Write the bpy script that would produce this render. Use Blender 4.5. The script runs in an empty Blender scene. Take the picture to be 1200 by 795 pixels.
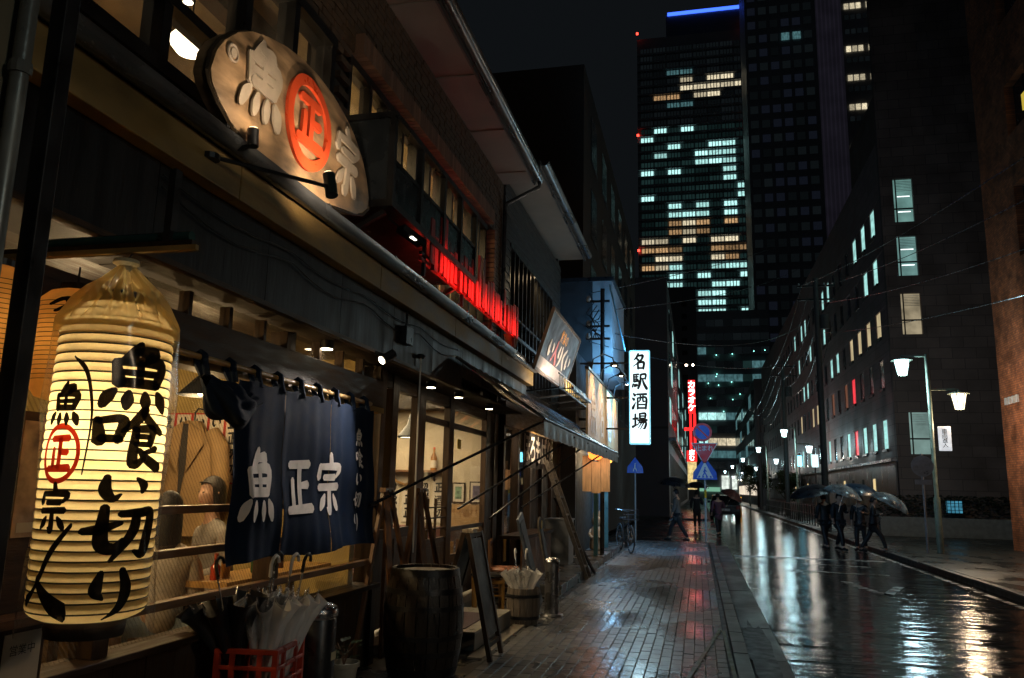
import bpy, bmesh, math, random
from mathutils import Vector, Matrix
random.seed(7)
R_ = math.radians
S = bpy.context.scene
COL = S.collection
# ------------------------------------------------------------------ camera, world, exposure
def setup():
    f = 930.0
    pit, yaw, th = R_(10.57), R_(13.26), R_(1.3)
    F = Vector((-math.sin(yaw)*math.cos(pit), math.cos(yaw)*math.cos(pit), math.sin(pit)))
    R0 = Vector((math.cos(yaw), math.sin(yaw), 0)); U0 = R0.cross(F)
    Rv = R0*math.cos(th)+U0*math.sin(th); U = U0*math.cos(th)-R0*math.sin(th)
    cd = bpy.data.cameras.new('camera'); co = bpy.data.objects.new('camera', cd); COL.objects.link(co)
    m = Matrix((Rv, U, -F)).transposed().to_4x4(); m.translation = (0, 0, 1.55)
    co.matrix_world = m
    cd.sensor_width = 36.0; cd.lens = 36.0*f/1200.0
    cd.clip_start = 0.05; cd.clip_end = 3000
    S.camera = co
    w = bpy.data.worlds.new('World'); S.world = w; w.use_nodes = True
    nt = w.node_tree; bg = nt.nodes['Background']
    sky = nt.nodes.new('ShaderNodeTexSky'); sky.sky_type = 'NISHITA'; sky.sun_disc = False
    sky.sun_elevation = R_(-4); sky.sun_rotation = R_(200)
    mx = nt.nodes.new('ShaderNodeMix'); mx.data_type = 'RGBA'; mx.blend_type = 'ADD'; mx.inputs[0].default_value = 1.0
    mx.inputs[6].default_value = (0.0042, 0.0052, 0.0062, 1)      # city glow on low rain cloud
    sc = nt.nodes.new('ShaderNodeMix'); sc.data_type = 'RGBA'; sc.blend_type = 'MULTIPLY'; sc.inputs[0].default_value = 1.0
    sc.inputs[7].default_value = (0.01, 0.01, 0.01, 1)
    nt.links.new(sky.outputs[0], sc.inputs[6]); nt.links.new(sc.outputs[2], mx.inputs[7])
    nt.links.new(mx.outputs[2], bg.inputs[0]); bg.inputs[1].default_value = 1.0
    vs = S.view_settings; vs.view_transform = 'Standard'; vs.look = 'None'; vs.exposure = 0.0; vs.gamma = 1.0
    S.render.engine = 'CYCLES'
    c = S.cycles; c.use_denoising = True; c.max_bounces = 8; c.transparent_max_bounces = 12
    c.sample_clamp_indirect = 4.0; c.caustics_reflective = False; c.caustics_refractive = False; c.blur_glossy = 0.5
setup()
# ------------------------------------------------------------------ materials
MATS = {}
def M(name, col=(.5,.5,.5), rough=.6, metal=0.0, var=.25, scale=6.0, bump=.15, bscale=40.0, stretch=(1,1,1), emit=None, es=0.0, rnd=0.0, spec=.5, coat=0.0, rvar=.15, world=False):
    if name in MATS: return MATS[name]
    m = bpy.data.materials.new(name); m.use_nodes = True; nt = m.node_tree; N = nt.nodes; L = nt.links
    b = N['Principled BSDF']
    tc = N.new('ShaderNodeTexCoord'); mp = N.new('ShaderNodeMapping'); mp.inputs['Scale'].default_value = stretch
    if world:
        ge = N.new('ShaderNodeNewGeometry'); L.new(ge.outputs['Position'], mp.inputs[0])
    else: L.new(tc.outputs['Object'], mp.inputs[0])
    no = N.new('ShaderNodeTexNoise'); no.inputs['Scale'].default_value = scale; no.inputs['Detail'].default_value = 6
    L.new(mp.outputs[0], no.inputs['Vector'])
    rp = N.new('ShaderNodeMapRange'); rp.inputs[1].default_value = .3; rp.inputs[2].default_value = .7
    rp.inputs[3].default_value = 1-var; rp.inputs[4].default_value = 1+var
    L.new(no.outputs[0], rp.inputs[0])
    val = rp.outputs[0]
    if rnd:
        oi = N.new('ShaderNodeObjectInfo'); r2 = N.new('ShaderNodeMapRange'); r2.inputs[3].default_value = 1-rnd; r2.inputs[4].default_value = 1+rnd
        L.new(oi.outputs['Random'], r2.inputs[0]); mm = N.new('ShaderNodeMath'); mm.operation = 'MULTIPLY'
        L.new(val, mm.inputs[0]); L.new(r2.outputs[0], mm.inputs[1]); val = mm.outputs[0]
    hs = N.new('ShaderNodeHueSaturation'); hs.inputs['Color'].default_value = (*col, 1); L.new(val, hs.inputs['Value'])
    L.new(hs.outputs[0], b.inputs['Base Color'])
    rr = N.new('ShaderNodeMapRange'); rr.inputs[1].default_value = .3; rr.inputs[2].default_value = .7
    rr.inputs[3].default_value = max(.02, rough-rvar); rr.inputs[4].default_value = min(1, rough+rvar); L.new(no.outputs[0], rr.inputs[0])
    L.new(rr.outputs[0], b.inputs['Roughness']); b.inputs['Metallic'].default_value = metal
    b.inputs['Specular IOR Level'].default_value = spec; b.inputs['Coat Weight'].default_value = coat; b.inputs['Coat Roughness'].default_value = .12
    if bump:
        n2 = N.new('ShaderNodeTexNoise'); n2.inputs['Scale'].default_value = bscale; n2.inputs['Detail'].default_value = 4
        L.new(mp.outputs[0], n2.inputs['Vector']); bp = N.new('ShaderNodeBump'); bp.inputs['Strength'].default_value = bump; bp.inputs['Distance'].default_value = .01
        L.new(n2.outputs[0], bp.inputs['Height']); L.new(bp.outputs[0], b.inputs['Normal'])
    if emit:
        if es > 0:
            em = N.new('ShaderNodeHueSaturation'); em.inputs['Color'].default_value = (*emit, 1); L.new(val, em.inputs['Value'])
            L.new(em.outputs[0], b.inputs['Emission Color'])
        b.inputs['Emission Strength'].default_value = es
    MATS[name] = m; return m
def tiled(m, scale, c1, c2, mo, plane='YZ', bw=.5, rh=.25):
    nt = m.node_tree; N = nt.nodes; bt = N.new('ShaderNodeTexBrick'); bt.inputs['Scale'].default_value = scale; bt.inputs['Color1'].default_value = (*c1,1); bt.inputs['Color2'].default_value = (*c2,1); bt.inputs['Mortar'].default_value = (*mo,1)
    bt.inputs['Brick Width'].default_value = bw; bt.inputs['Row Height'].default_value = rh; bt.inputs['Mortar Size'].default_value = .012
    g = N.new('ShaderNodeNewGeometry'); s = N.new('ShaderNodeSeparateXYZ'); c = N.new('ShaderNodeCombineXYZ'); nt.links.new(g.outputs['Position'], s.inputs[0])
    nt.links.new(s.outputs['XYZ'.index(plane[0])], c.inputs[0]); nt.links.new(s.outputs['XYZ'.index(plane[1])], c.inputs[1]); nt.links.new(c.outputs[0], bt.inputs['Vector'])
    h = [n for n in N if n.type == 'HUE_SAT'][0]; nt.links.new(bt.outputs[0], h.inputs['Color']); return m
def glass(name, tint=(1,1,1), refl=.9, rough=.02, haze=0.0, hazecol=(.6,.6,.6), lines=0):
    if name in MATS: return MATS[name]
    m = bpy.data.materials.new(name); m.use_nodes = True; nt = m.node_tree; N = nt.nodes; L = nt.links
    N.remove(N['Principled BSDF']); out = N['Material Output']
    t = N.new('ShaderNodeBsdfTransparent'); t.inputs[0].default_value = (*tint, 1)
    g = N.new('ShaderNodeBsdfGlossy'); g.inputs[0].default_value = (refl,refl,refl,1); g.inputs['Roughness'].default_value = rough
    lw = N.new('ShaderNodeLayerWeight'); lw.inputs[0].default_value = .5       # Schlick: same from both sides of a thin pane
    pw = N.new('ShaderNodeMath'); pw.operation = 'POWER'; pw.inputs[1].default_value = 5; L.new(lw.outputs['Facing'], pw.inputs[0])
    fr = N.new('ShaderNodeMath'); fr.operation = 'MULTIPLY_ADD'; fr.inputs[1].default_value = .9; fr.inputs[2].default_value = .04; L.new(pw.outputs[0], fr.inputs[0])
    mx = N.new('ShaderNodeMixShader'); L.new(fr.outputs[0], mx.inputs[0]); L.new(t.outputs[0], mx.inputs[1]); L.new(g.outputs[0], mx.inputs[2])
    last = mx
    if haze or lines:
        d = N.new('ShaderNodeBsdfDiffuse'); d.inputs[0].default_value = (*hazecol, 1)
        m2 = N.new('ShaderNodeMixShader'); L.new(mx.outputs[0], m2.inputs[1]); L.new(d.outputs[0], m2.inputs[2])
        tc = N.new('ShaderNodeTexCoord')
        no = N.new('ShaderNodeTexNoise'); no.inputs['Scale'].default_value = 3; L.new(tc.outputs['Object'], no.inputs['Vector'])
        mr = N.new('ShaderNodeMapRange'); mr.inputs[1].default_value = .3; mr.inputs[2].default_value = .75; mr.inputs[3].default_value = 0; mr.inputs[4].default_value = haze*2; L.new(no.outputs[0], mr.inputs[0])
        o = mr.outputs[0]
        if lines:
            mp = N.new('ShaderNodeMapping'); mp.inputs['Rotation'].default_value = (R_(-38), 0, 0); L.new(tc.outputs['Object'], mp.inputs[0])
            wv = N.new('ShaderNodeTexWave'); wv.bands_direction = 'Y'; wv.inputs['Scale'].default_value = lines; L.new(mp.outputs[0], wv.inputs['Vector'])
            cr = N.new('ShaderNodeMapRange'); cr.inputs[1].default_value = .78; cr.inputs[2].default_value = .95; cr.inputs[4].default_value = .16; L.new(wv.outputs[1], cr.inputs[0])
            ad = N.new('ShaderNodeMath'); ad.operation = 'ADD'; L.new(o, ad.inputs[0]); L.new(cr.outputs[0], ad.inputs[1]); o = ad.outputs[0]
        L.new(o, m2.inputs[0]); last = m2
    L.new(last.outputs[0], out.inputs[0]); MATS[name] = m; return m
def paper(name, col, trans=.75, var=.1):
    if name in MATS: return MATS[name]
    m = bpy.data.materials.new(name); m.use_nodes = True; nt = m.node_tree; N = nt.nodes; L = nt.links
    N.remove(N['Principled BSDF']); out = N['Material Output']
    tc = N.new('ShaderNodeTexCoord'); no = N.new('ShaderNodeTexNoise'); no.inputs['Scale'].default_value = 14; no.inputs['Detail'].default_value = 8; L.new(tc.outputs['Object'], no.inputs['Vector'])
    mr = N.new('ShaderNodeMapRange'); mr.inputs[1].default_value = .3; mr.inputs[2].default_value = .7; mr.inputs[3].default_value = 1-var; mr.inputs[4].default_value = 1+var; L.new(no.outputs[0], mr.inputs[0])
    hs = N.new('ShaderNodeHueSaturation'); hs.inputs['Color'].default_value = (*col, 1); L.new(mr.outputs[0], hs.inputs['Value'])
    t = N.new('ShaderNodeBsdfTranslucent'); d = N.new('ShaderNodeBsdfDiffuse'); L.new(hs.outputs[0], t.inputs[0]); L.new(hs.outputs[0], d.inputs[0])
    mx = N.new('ShaderNodeMixShader'); mx.inputs[0].default_value = trans; L.new(d.outputs[0], mx.inputs[1]); L.new(t.outputs[0], mx.inputs[2]); L.new(mx.outputs[0], out.inputs[0])
    MATS[name] = m; return m
def E(name, col, s, var=.0, scale=3.0, stretch=(1,1,1), rnd=0.0):
    return M(name, (.02,.02,.02), .5, 0, var, scale, 0, emit=col, es=s, stretch=stretch, rnd=rnd)
wood_d = M('dark_stained_wood', (.040,.022,.012), .5, spec=.2, var=.45, scale=5, stretch=(6,.7,6), bump=.25, bscale=25, rnd=.2)
wood_v = M('dark_stained_upright_wood', (.045,.026,.015), .5, spec=.25, var=.45, scale=5, stretch=(6,6,.7), bump=.25, bscale=25, rnd=.2)
wood_m = M('brown_varnished_wood', (.16,.075,.03), .4, var=.4, scale=5, stretch=(6,.7,6), bump=.2, bscale=25, rnd=.15)
wood_mv = M('brown_varnished_upright_wood', (.14,.065,.028), .4, var=.4, scale=5, stretch=(6,6,.7), bump=.2, bscale=25, rnd=.15)
wood_y = M('honey_wood', (.42,.23,.06), .4, var=.3, scale=6, stretch=(5,5,.8), bump=.15)
wood_g = M('weathered_grey_wood', (.16,.13,.1), .65, var=.45, scale=6, stretch=(6,6,.6), bump=.4, bscale=30, rnd=.2)
bamboo = M('bamboo', (.42,.25,.09), .35, var=.25, scale=8, stretch=(4,.8,4), bump=.1)
black = M('black_painted_metal', (.012,.012,.013), .4, var=.4, bump=.1)
gun = M('dark_grey_metal', (.04,.042,.046), .35, .6, var=.3, bump=.12)
fasc = M('charcoal_fascia_sheet', (.012,.011,.011), .5, var=.6, scale=3.0, stretch=(1,3,.5), bump=.2, bscale=12, rnd=.2, spec=.3)
gutm = M('grey_gutter_metal', (.12,.125,.13), .3, .5, var=.35, scale=3, stretch=(1,.4,1), bump=.15)
zinc = M('galvanised_pipe', (.22,.22,.2), .4, .4, var=.3, bump=.1)
chrome = M('brushed_steel', (.55,.55,.55), .22, 1.0, var=.2, scale=4, stretch=(1,1,12), bump=.12, bscale=60)
foil = M('crumpled_foil', (.7,.7,.7), .2, 1.0, var=.2, bump=1.0, bscale=30)
ochre = M('ochre_painted_beam', (.24,.15,.045), .6, var=.45, scale=4, stretch=(1,.5,1), bump=.3, bscale=30)
plast = M('cream_plaster', (.62,.54,.40), .85, var=.12, scale=3, bump=.15)
plast_y = M('mustard_plaster', (.40,.29,.10), .8, var=.2, scale=3, bump=.15)
pierm = M('stained_olive_render', (.12,.10,.065), .85, var=.4, scale=2.5, bump=.35, bscale=30)
conc = M('damp_concrete', (.17,.165,.155), .45, var=.4, scale=3, bump=.35, bscale=60, world=True)
concd = M('wet_dark_concrete', (.06,.058,.055), .3, var=.5, scale=2.5, bump=.35, bscale=50, world=True)
tile_top = M('pale_step_tile', (.30,.28,.25), .4, var=.3, scale=5, bump=.2, rnd=.1)
matm = M('mauve_rubber_mat', (.09,.06,.07), .8, var=.3, bump=.6, bscale=120)
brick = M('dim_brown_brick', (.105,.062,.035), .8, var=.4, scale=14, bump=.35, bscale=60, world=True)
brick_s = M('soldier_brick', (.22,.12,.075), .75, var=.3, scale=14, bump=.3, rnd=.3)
mort = M('brick_mortar', (.05,.042,.035), .9, var=.3)
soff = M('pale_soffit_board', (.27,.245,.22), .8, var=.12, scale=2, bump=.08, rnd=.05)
navy = M('navy_cotton', (.006,.0135,.033), .9, var=.2, scale=9, bump=.3, bscale=350, spec=.15)
ink = M('black_brush_ink', (.006,.005,.005), .5, var=.3, bump=.1)
redink = M('red_brush_ink', (.35,.02,.01), .5, var=.2, bump=.1)
cloth_w = M('white_dyed_cloth', (.80,.72,.66), .9, var=.08, scale=20, bump=.2, bscale=300, spec=.1)
fishm = M('painted_fish_board', (.30,.19,.10), .45, var=.75, scale=3.6, stretch=(1,.9,2.6), bump=.35, bscale=16, coat=.25)
fishl = M('raised_cream_lettering', (.44,.36,.27), .5, var=.25, scale=6, bump=.25)
redp = M('orange_red_enamel', (.62,.07,.02), .35, var=.12, scale=6, bump=.1, coat=.3)
redcr = M('red_crate_plastic', (.42,.045,.02), .35, var=.2, scale=6, bump=.08)
redsl = M('red_slat_paint', (.36,.035,.035), .5, var=.45, scale=5, stretch=(4,4,.8), bump=.2, rnd=.6)
mud = M('dark_interior', (.02,.015,.01), .8)
whitep = M('white_paint', (.7,.7,.68), .5, var=.1, bump=.05)
offw = M('off_white_paper', (.66,.6,.5), .9, var=.1, bump=0)
signw = M('sign_white', (.75,.75,.75), .45, var=.05, bump=0)
signr = M('sign_red', (.75,.02,.025), .4, var=.1, bump=0)
signb = M('sign_blue', (.015,.10,.65), .4, var=.1, bump=0)
clear = glass('clear_window_glass', (.97,.97,.95))
dusty = glass('dusty_window_glass', (.9,.88,.82), haze=.12, hazecol=(.5,.45,.38))
striped = glass('diagonal_line_window_film', (.95,.94,.9), lines=13, haze=.0, hazecol=(.75,.68,.55))
polyb = glass('thin_clear_polythene', (.97,.96,.93), rough=.2)
polyu = glass('milky_umbrella_vinyl', (.75,.75,.75), rough=.2, haze=.6, hazecol=(.9,.88,.85))
skin = M('skin', (.50,.30,.21), .5, var=.08, bump=.05)
hair = M('black_hair', (.012,.009,.008), .65, var=.3, scale=30, stretch=(3,3,.4), bump=.4, bscale=90)
knit = M('cream_knit_wool', (.58,.51,.42), .9, var=.15, scale=25, bump=.8, bscale=90)
gknit = M('grey_knit_wool', (.24,.22,.20), .9, var=.2, scale=25, bump=.6, bscale=90)
denim = M('pale_denim', (.20,.25,.30), .85, var=.2, bump=.3)
darkc = M('dark_wool_coat', (.022,.022,.026), .85, var=.3, bump=.3)
greyc = M('charcoal_coat', (.05,.05,.052), .85, var=.3, bump=.3)
trench = M('khaki_trench_cloth', (.28,.175,.075), .8, var=.25, scale=4, bump=.3, bscale=60)
leafm = M('dull_green_leaf', (.05,.075,.025), .5, var=.5, scale=20, rnd=.3)
rubber = M('black_rubber', (.012,.012,.012), .6, var=.3)
# ------------------------------------------------------------------ builder
OFF = {}
class MB:
    def __init__(s): s.v = []; s.f = []
    def add(s, v, f):
        n = len(s.v); s.v += [tuple(p) for p in v]; s.f += [tuple(i+n for i in q) for q in f]; return s
    def box(s, x0, x1, y0, y1, z0, z1):
        v = [(x0,y0,z0),(x1,y0,z0),(x1,y1,z0),(x0,y1,z0),(x0,y0,z1),(x1,y0,z1),(x1,y1,z1),(x0,y1,z1)]
        return s.add(v, [(0,3,2,1),(4,5,6,7),(0,1,5,4),(1,2,6,5),(2,3,7,6),(3,0,4,7)])
    def bar(s, a, b, w, h=None, up=(0,0,1)):
        h = h or w; a = Vector(a); b = Vector(b); d = (b-a).normalized(); u = Vector(up)
        if abs(d.dot(u)) > .98: u = Vector((1,0,0))
        sx = d.cross(u).normalized()*w/2; sy = sx.cross(d).normalized()*h/2
        v = [p+i*sx+j*sy for p in (a,b) for i,j in ((-1,-1),(1,-1),(1,1),(-1,1))]
        return s.add(v, [(0,1,2,3),(7,6,5,4),(0,4,5,1),(1,5,6,2),(2,6,7,3),(3,7,4,0)])
    def tube(s, pts, r, n=8, cap=True):
        pts = [Vector(p) for p in pts]; k = len(pts); rs = r if isinstance(r, (list,tuple)) else [r]*k
        up = Vector((0,0,1)); v = []; last = None
        for i, p in enumerate(pts):
            d = (pts[min(i+1,k-1)]-pts[max(i-1,0)]).normalized()
            if last is None:
                a = d.cross(up if abs(d.z) < .95 else Vector((1,0,0))).normalized()
            else: a = (last-d*last.dot(d)).normalized()
            last = a; b = d.cross(a)
            for j in range(n):
                t = 2*math.pi*j/n; v.append(p+(a*math.cos(t)+b*math.sin(t))*rs[i])
        f = [(i*n+j, i*n+(j+1)%n, (i+1)*n+(j+1)%n, (i+1)*n+j) for i in range(k-1) for j in range(n)]
        if cap: f += [tuple(range(n-1,-1,-1)), tuple((k-1)*n+j for j in range(n))]
        return s.add(v, f)
    def lathe(s, prof, n=24, c=(0,0,0), cap=True, sx=1, sy=1):
        v = [(c[0]+r*sx*math.cos(2*math.pi*j/n), c[1]+r*sy*math.sin(2*math.pi*j/n), c[2]+z) for r,z in prof for j in range(n)]
        f = [(i*n+j, i*n+(j+1)%n, (i+1)*n+(j+1)%n, (i+1)*n+j) for i in range(len(prof)-1) for j in range(n)]
        if cap: f += [tuple(range(n-1,-1,-1)), tuple((len(prof)-1)*n+j for j in range(n))]
        return s.add(v, f)
    def prism(s, pts, n):               # polygon extruded by vector n
        n = Vector(n); k = len(pts); v = [Vector(p) for p in pts]+[Vector(p)+n for p in pts]
        return s.add(v, [tuple(range(k-1,-1,-1)), tuple(range(k,2*k))]+[(i,(i+1)%k,k+(i+1)%k,k+i) for i in range(k)])
    def grid(s, fn, nu, nv, closed=False):
        v = [fn(i/nu, j/nv) for j in range(nv+1) for i in range(nu+1)]; w = nu+1
        return s.add(v, [(j*w+i, j*w+i+1, (j+1)*w+i+1, (j+1)*w+i) for j in range(nv) for i in range(nu)])
    def mesh(s, name, mat, off=(0,0,0), smooth=False):
        me = bpy.data.meshes.new(name); o = Vector(off)
        me.from_pydata([tuple(Vector(p)-o) for p in s.v], [], s.f); me.update()
        if mat: me.materials.append(mat)
        bm = bmesh.new(); bm.from_mesh(me); bmesh.ops.recalc_face_normals(bm, faces=bm.faces); bm.to_mesh(me); bm.free()
        if smooth:
            me.polygons.foreach_set('use_smooth', [True]*len(me.polygons))
            me.set_sharp_from_angle(angle=R_(42))
        return me
    def build(s, name, mat, parent=None, smooth=False, bev=0, label=None, cat=None, group=None, kind=None, solid=0, sub=0):
        if parent is not None: off = OFF.get(parent.name, Vector())
        elif s.v:
            lo = [min(p[i] for p in s.v) for i in range(3)]; hi = [max(p[i] for p in s.v) for i in range(3)]
            off = Vector(((lo[0]+hi[0])/2, (lo[1]+hi[1])/2, lo[2]))
        me = s.mesh(name, mat, off, smooth); o = bpy.data.objects.new(name, me); COL.objects.link(o)
        if parent is not None: o.parent = parent
        else: o.location = off
        OFF[o.name] = off
        if solid:
            md = o.modifiers.new('thickness', 'SOLIDIFY'); md.thickness = solid; md.offset = 0
        if bev:
            md = o.modifiers.new('edge', 'BEVEL'); md.width = bev; md.segments = 2; md.limit_method = 'ANGLE'; md.harden_normals = False
        if sub:
            md = o.modifiers.new('round', 'SUBSURF'); md.levels = sub; md.render_levels = sub
        tag(o, label, cat, group, kind); return o
def tag(o, label=None, cat=None, group=None, kind=None):
    if label: o['label'] = label
    if cat: o['category'] = cat
    if group: o['group'] = group
    if kind: o['kind'] = kind
    return o
def thing(name, label, cat, loc=(0,0,0), group=None, rz=0, world=True):
    o = bpy.data.objects.new(name, None); COL.objects.link(o); o.location = loc; o.rotation_euler.z = rz; o.empty_display_size = .1
    OFF[o.name] = Vector(loc) if world else Vector()
    return tag(o, label, cat, group)
def box(name, mat, parent, *b, bev=0, **k): return MB().box(*b).build(name, mat, parent, bev=bev, **k)
def piece(me, name, parent, loc, scale=(1,1,1), rot=(0,0,0)):
    o = bpy.data.objects.new(name, me); COL.objects.link(o); o.parent = parent
    o.location = Vector(loc)-OFF.get(parent.name, Vector()); o.scale = scale; o.rotation_euler = rot
    OFF[o.name] = OFF.get(parent.name, Vector()); return o
def unit(name, mat, bev=0):
    mb = MB(); mb.box(-.5,.5,-.5,.5,-.5,.5); return mb.mesh(name, mat)
def dup(root, loc, rz=0, label=None, parent=None):
    r = root.copy(); COL.objects.link(r); r.location = loc; r.rotation_euler.z = rz
    if label: r['label'] = label
    for ch in root.children:
        c = ch.copy(); COL.objects.link(c); c.parent = r
        for g in ch.children:
            d = g.copy(); COL.objects.link(d); d.parent = c
    return r
def lamp(name, typ, loc, power, col=(1,.75,.45), size=.05, aim=None, parent=None, angle=60, blend=.6, sx=None, sy=None):
    l = bpy.data.lights.new(name, typ); l.energy = power; l.color = col
    if typ == 'AREA':
        l.size = size
        if sx: l.shape = 'RECTANGLE'; l.size = sx; l.size_y = sy
    else: l.shadow_soft_size = size
    if typ == 'SPOT': l.spot_size = R_(angle); l.spot_blend = blend
    o = bpy.data.objects.new(name, l); COL.objects.link(o)
    loc = Vector(loc)
    if aim is not None: o.rotation_euler = (Vector(aim)-loc).to_track_quat('-Z','Y').to_euler()
    if parent is not None: o.parent = parent; loc = loc-OFF.get(parent.name, Vector())
    o.location = loc; return o
# ------------------------------------------------------------------ writing
G = {
'魚':"50,102,5 42,88,9 20,68,3;43,89,6 72,90,10 60,75,5;18,73,6 25,40,10;20,72,6 84,74,10 77,40,8;26,57,5 78,58,6;51,72,6 51,42,6;26,42,8 78,42,8;20,30,5 12,20,9 6,6,6;38,28,5 37,16,9 36,4,5;60,28,5 62,16,9 63,4,5;80,30,5 88,18,11 95,4,6",
'喰':"6,80,6 11,42,10;7,77,6 38,80,8 33,44,7;12,48,7 35,48,7;68,102,7 56,80,8 38,60,3;64,94,6 80,76,8 100,62,6;54,66,6 82,67,7 79,40,6;58,54,5 78,54,5;56,66,6 55,8,8 72,18,4;57,41,5 79,41,5;90,35,6 70,26,4;62,32,4 76,16,8 98,2,10",
'い':"20,80,6 18,46,11 30,24,9 44,36,3;70,76,4 84,60,10 82,40,4",
'切':"4,54,6 24,58,8 50,68,4;28,94,6 27,36,10 44,27,9 54,42,3;48,82,6 74,84,8 94,82,9 90,36,10 84,16,8 70,22,3;70,82,7 66,52,8 40,6,3",
'り':"30,88,5 24,54,11 36,38,3;64,92,6 74,56,11 66,24,8 42,0,2",
'正':"14,88,8 86,91,9;52,88,8 52,14,8;54,52,6 84,54,9;26,62,7 26,14,8;4,9,8 96,12,10",
'宗':"50,104,7 54,88,9;16,84,6 12,64,9;16,82,6 90,83,8 80,66,4;30,64,6 74,65,7;14,47,7 88,49,8;52,48,7 52,8,9 42,12,3;34,34,4 26,22,9 16,10,4;70,34,4 80,22,9 90,10,6",
'名':"44,98,6 32,76,6 12,58,2;38,84,4 74,86,7 56,52,5 8,20,2;34,68,5 46,56,7;40,44,6 42,4,6;40,42,5 80,44,7 77,4,6;42,9,5 77,9,5",
'駅':"12,92,5 14,46,6;12,91,4 46,92,5;29,90,4 29,48,4;14,76,4 42,77,4;14,62,4 42,62,4;14,47,5 48,48,6 43,6,5 35,10,2;8,34,4 3,14,5;17,31,4 18,16,5;25,31,4 27,18,5;33,32,4 37,20,4;58,90,5 92,92,6 90,62,5;60,65,4 90,65,4;59,90,5 56,40,6 46,2,2;70,64,4 82,32,7 100,2,8",
'酒':"8,96,4 20,84,8;2,68,4 14,58,8;4,4,8 12,20,6 24,42,2;32,90,5 98,92,6;37,68,5 38,2,6;37,68,4 94,69,6 92,2,6;56,90,4 55,58,5 44,42,2;74,90,4 74,50,5 90,49,3;40,28,4 92,28,4;40,7,5 92,7,5",
'場':"4,62,5 38,66,6;21,92,5 21,24,6;2,14,7 38,30,2;50,95,5 52,64,6;50,94,4 88,95,6 86,64,5;53,80,4 86,80,4;53,66,4 86,66,4;38,54,5 100,56,6;54,54,4 36,24,2;48,41,4 92,42,6 84,8,6 72,6,2;64,40,4 40,8,2;78,40,4 54,0,2",
'く':"70,98,5 30,54,10 74,4,6", '人':"50,96,7 44,60,9 8,6,4;48,58,6 66,32,9 94,4,8",
}
def cr(p0, p1, p2, p3, t):
    return tuple(.5*((2*b)+(-a+c)*t+(2*a-5*b+4*c-d)*t*t+(-a+3*b-3*c+d)*t**3) for a,b,c,d in zip(p0,p1,p2,p3))
def glyph(mb, ch, fm, bold=1.0, seg=6):
    for k, st in enumerate(G[ch].split(';') if ch in G else ch.split(';')):
        p = [tuple(float(q) for q in t.split(',')) for t in st.split()]
        pts = []
        for i in range(len(p)-1):
            a = p[i-1] if i else tuple(2*x-y for x,y in zip(p[0],p[1])); d = p[i+2] if i+2 < len(p) else tuple(2*x-y for x,y in zip(p[-1],p[-2]))
            pts += [cr(a,p[i],p[i+1],d,t/seg) for t in range(seg)]
        pts.append(p[-1])
        d0 = (Vector(pts[0][:2])-Vector(pts[1][:2])).normalized(); d1 = (Vector(pts[-1][:2])-Vector(pts[-2][:2])).normalized()
        w0, w1 = max(pts[0][2],1.5)*bold, max(pts[-1][2],1.5)*bold
        pts = [(pts[0][0]+d0.x*w0*.7, pts[0][1]+d0.y*w0*.7, pts[0][2]*.35)]+pts+[(pts[-1][0]+d1.x*w1*.7, pts[-1][1]+d1.y*w1*.7, pts[-1][2]*.3)]
        v = []
        for i in range(len(pts)):
            a = Vector(pts[max(i-1,0)][:2]); b = Vector(pts[min(i+1,len(pts)-1)][:2]); n = (b-a).normalized(); n = Vector((-n.y, n.x))
            w = max(pts[i][2],1.0)*bold; c = Vector(pts[i][:2])
            v += [fm((c.x+n.x*w)/100, (c.y+n.y*w)/100, k), fm(c.x/100, c.y/100, k), fm((c.x-n.x*w)/100, (c.y-n.y*w)/100, k)]
        mb.add(v, [q for i in range(len(pts)-1) for q in ((i*3,i*3+1,i*3+4,i*3+3),(i*3+1,i*3+2,i*3+5,i*3+4))])
    return mb
def plane_map(o, ux, uy, nrm, w, h, lift=.0006):
    o, ux, uy, nrm = (Vector(q) for q in (o, ux, uy, nrm))
    return lambda u, v, k: o+ux*(u-.5)*w+uy*(v-.5)*h+nrm*(.002+k*lift)
def text(name, body, mat, o, ux, uy, size, parent, bold=0.0, thick=.0, nrm=None, vertical=False, sx=1.0):
    ux = Vector(ux).normalized(); uy = Vector(uy).normalized(); n = ux.cross(uy)
    if vertical: body = '\n'.join(body)
    c = bpy.data.curves.new('lettering', 'FONT'); c.body = body; c.size = size; c.align_x = 'CENTER'; c.align_y = 'CENTER'; c.offset = bold*size; c.extrude = thick; c.resolution_u = 3
    c.space_line = .82
    t = bpy.data.objects.new('t', c); COL.objects.link(t); bpy.context.view_layer.update()
    me = bpy.data.meshes.new_from_object(t.evaluated_get(bpy.context.evaluated_depsgraph_get())); bpy.data.objects.remove(t); bpy.data.curves.remove(c)
    off = OFF.get(parent.name, Vector()); o = Vector(o)+n*(.002+thick)-off
    m = Matrix((ux*sx, uy, n)).transposed().to_4x4(); m.translation = o; me.transform(m)
    me.materials.clear(); me.materials.append(mat); ob = bpy.data.objects.new(name, me); COL.objects.link(ob); ob.parent = parent; OFF[ob.name] = off; return ob
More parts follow.
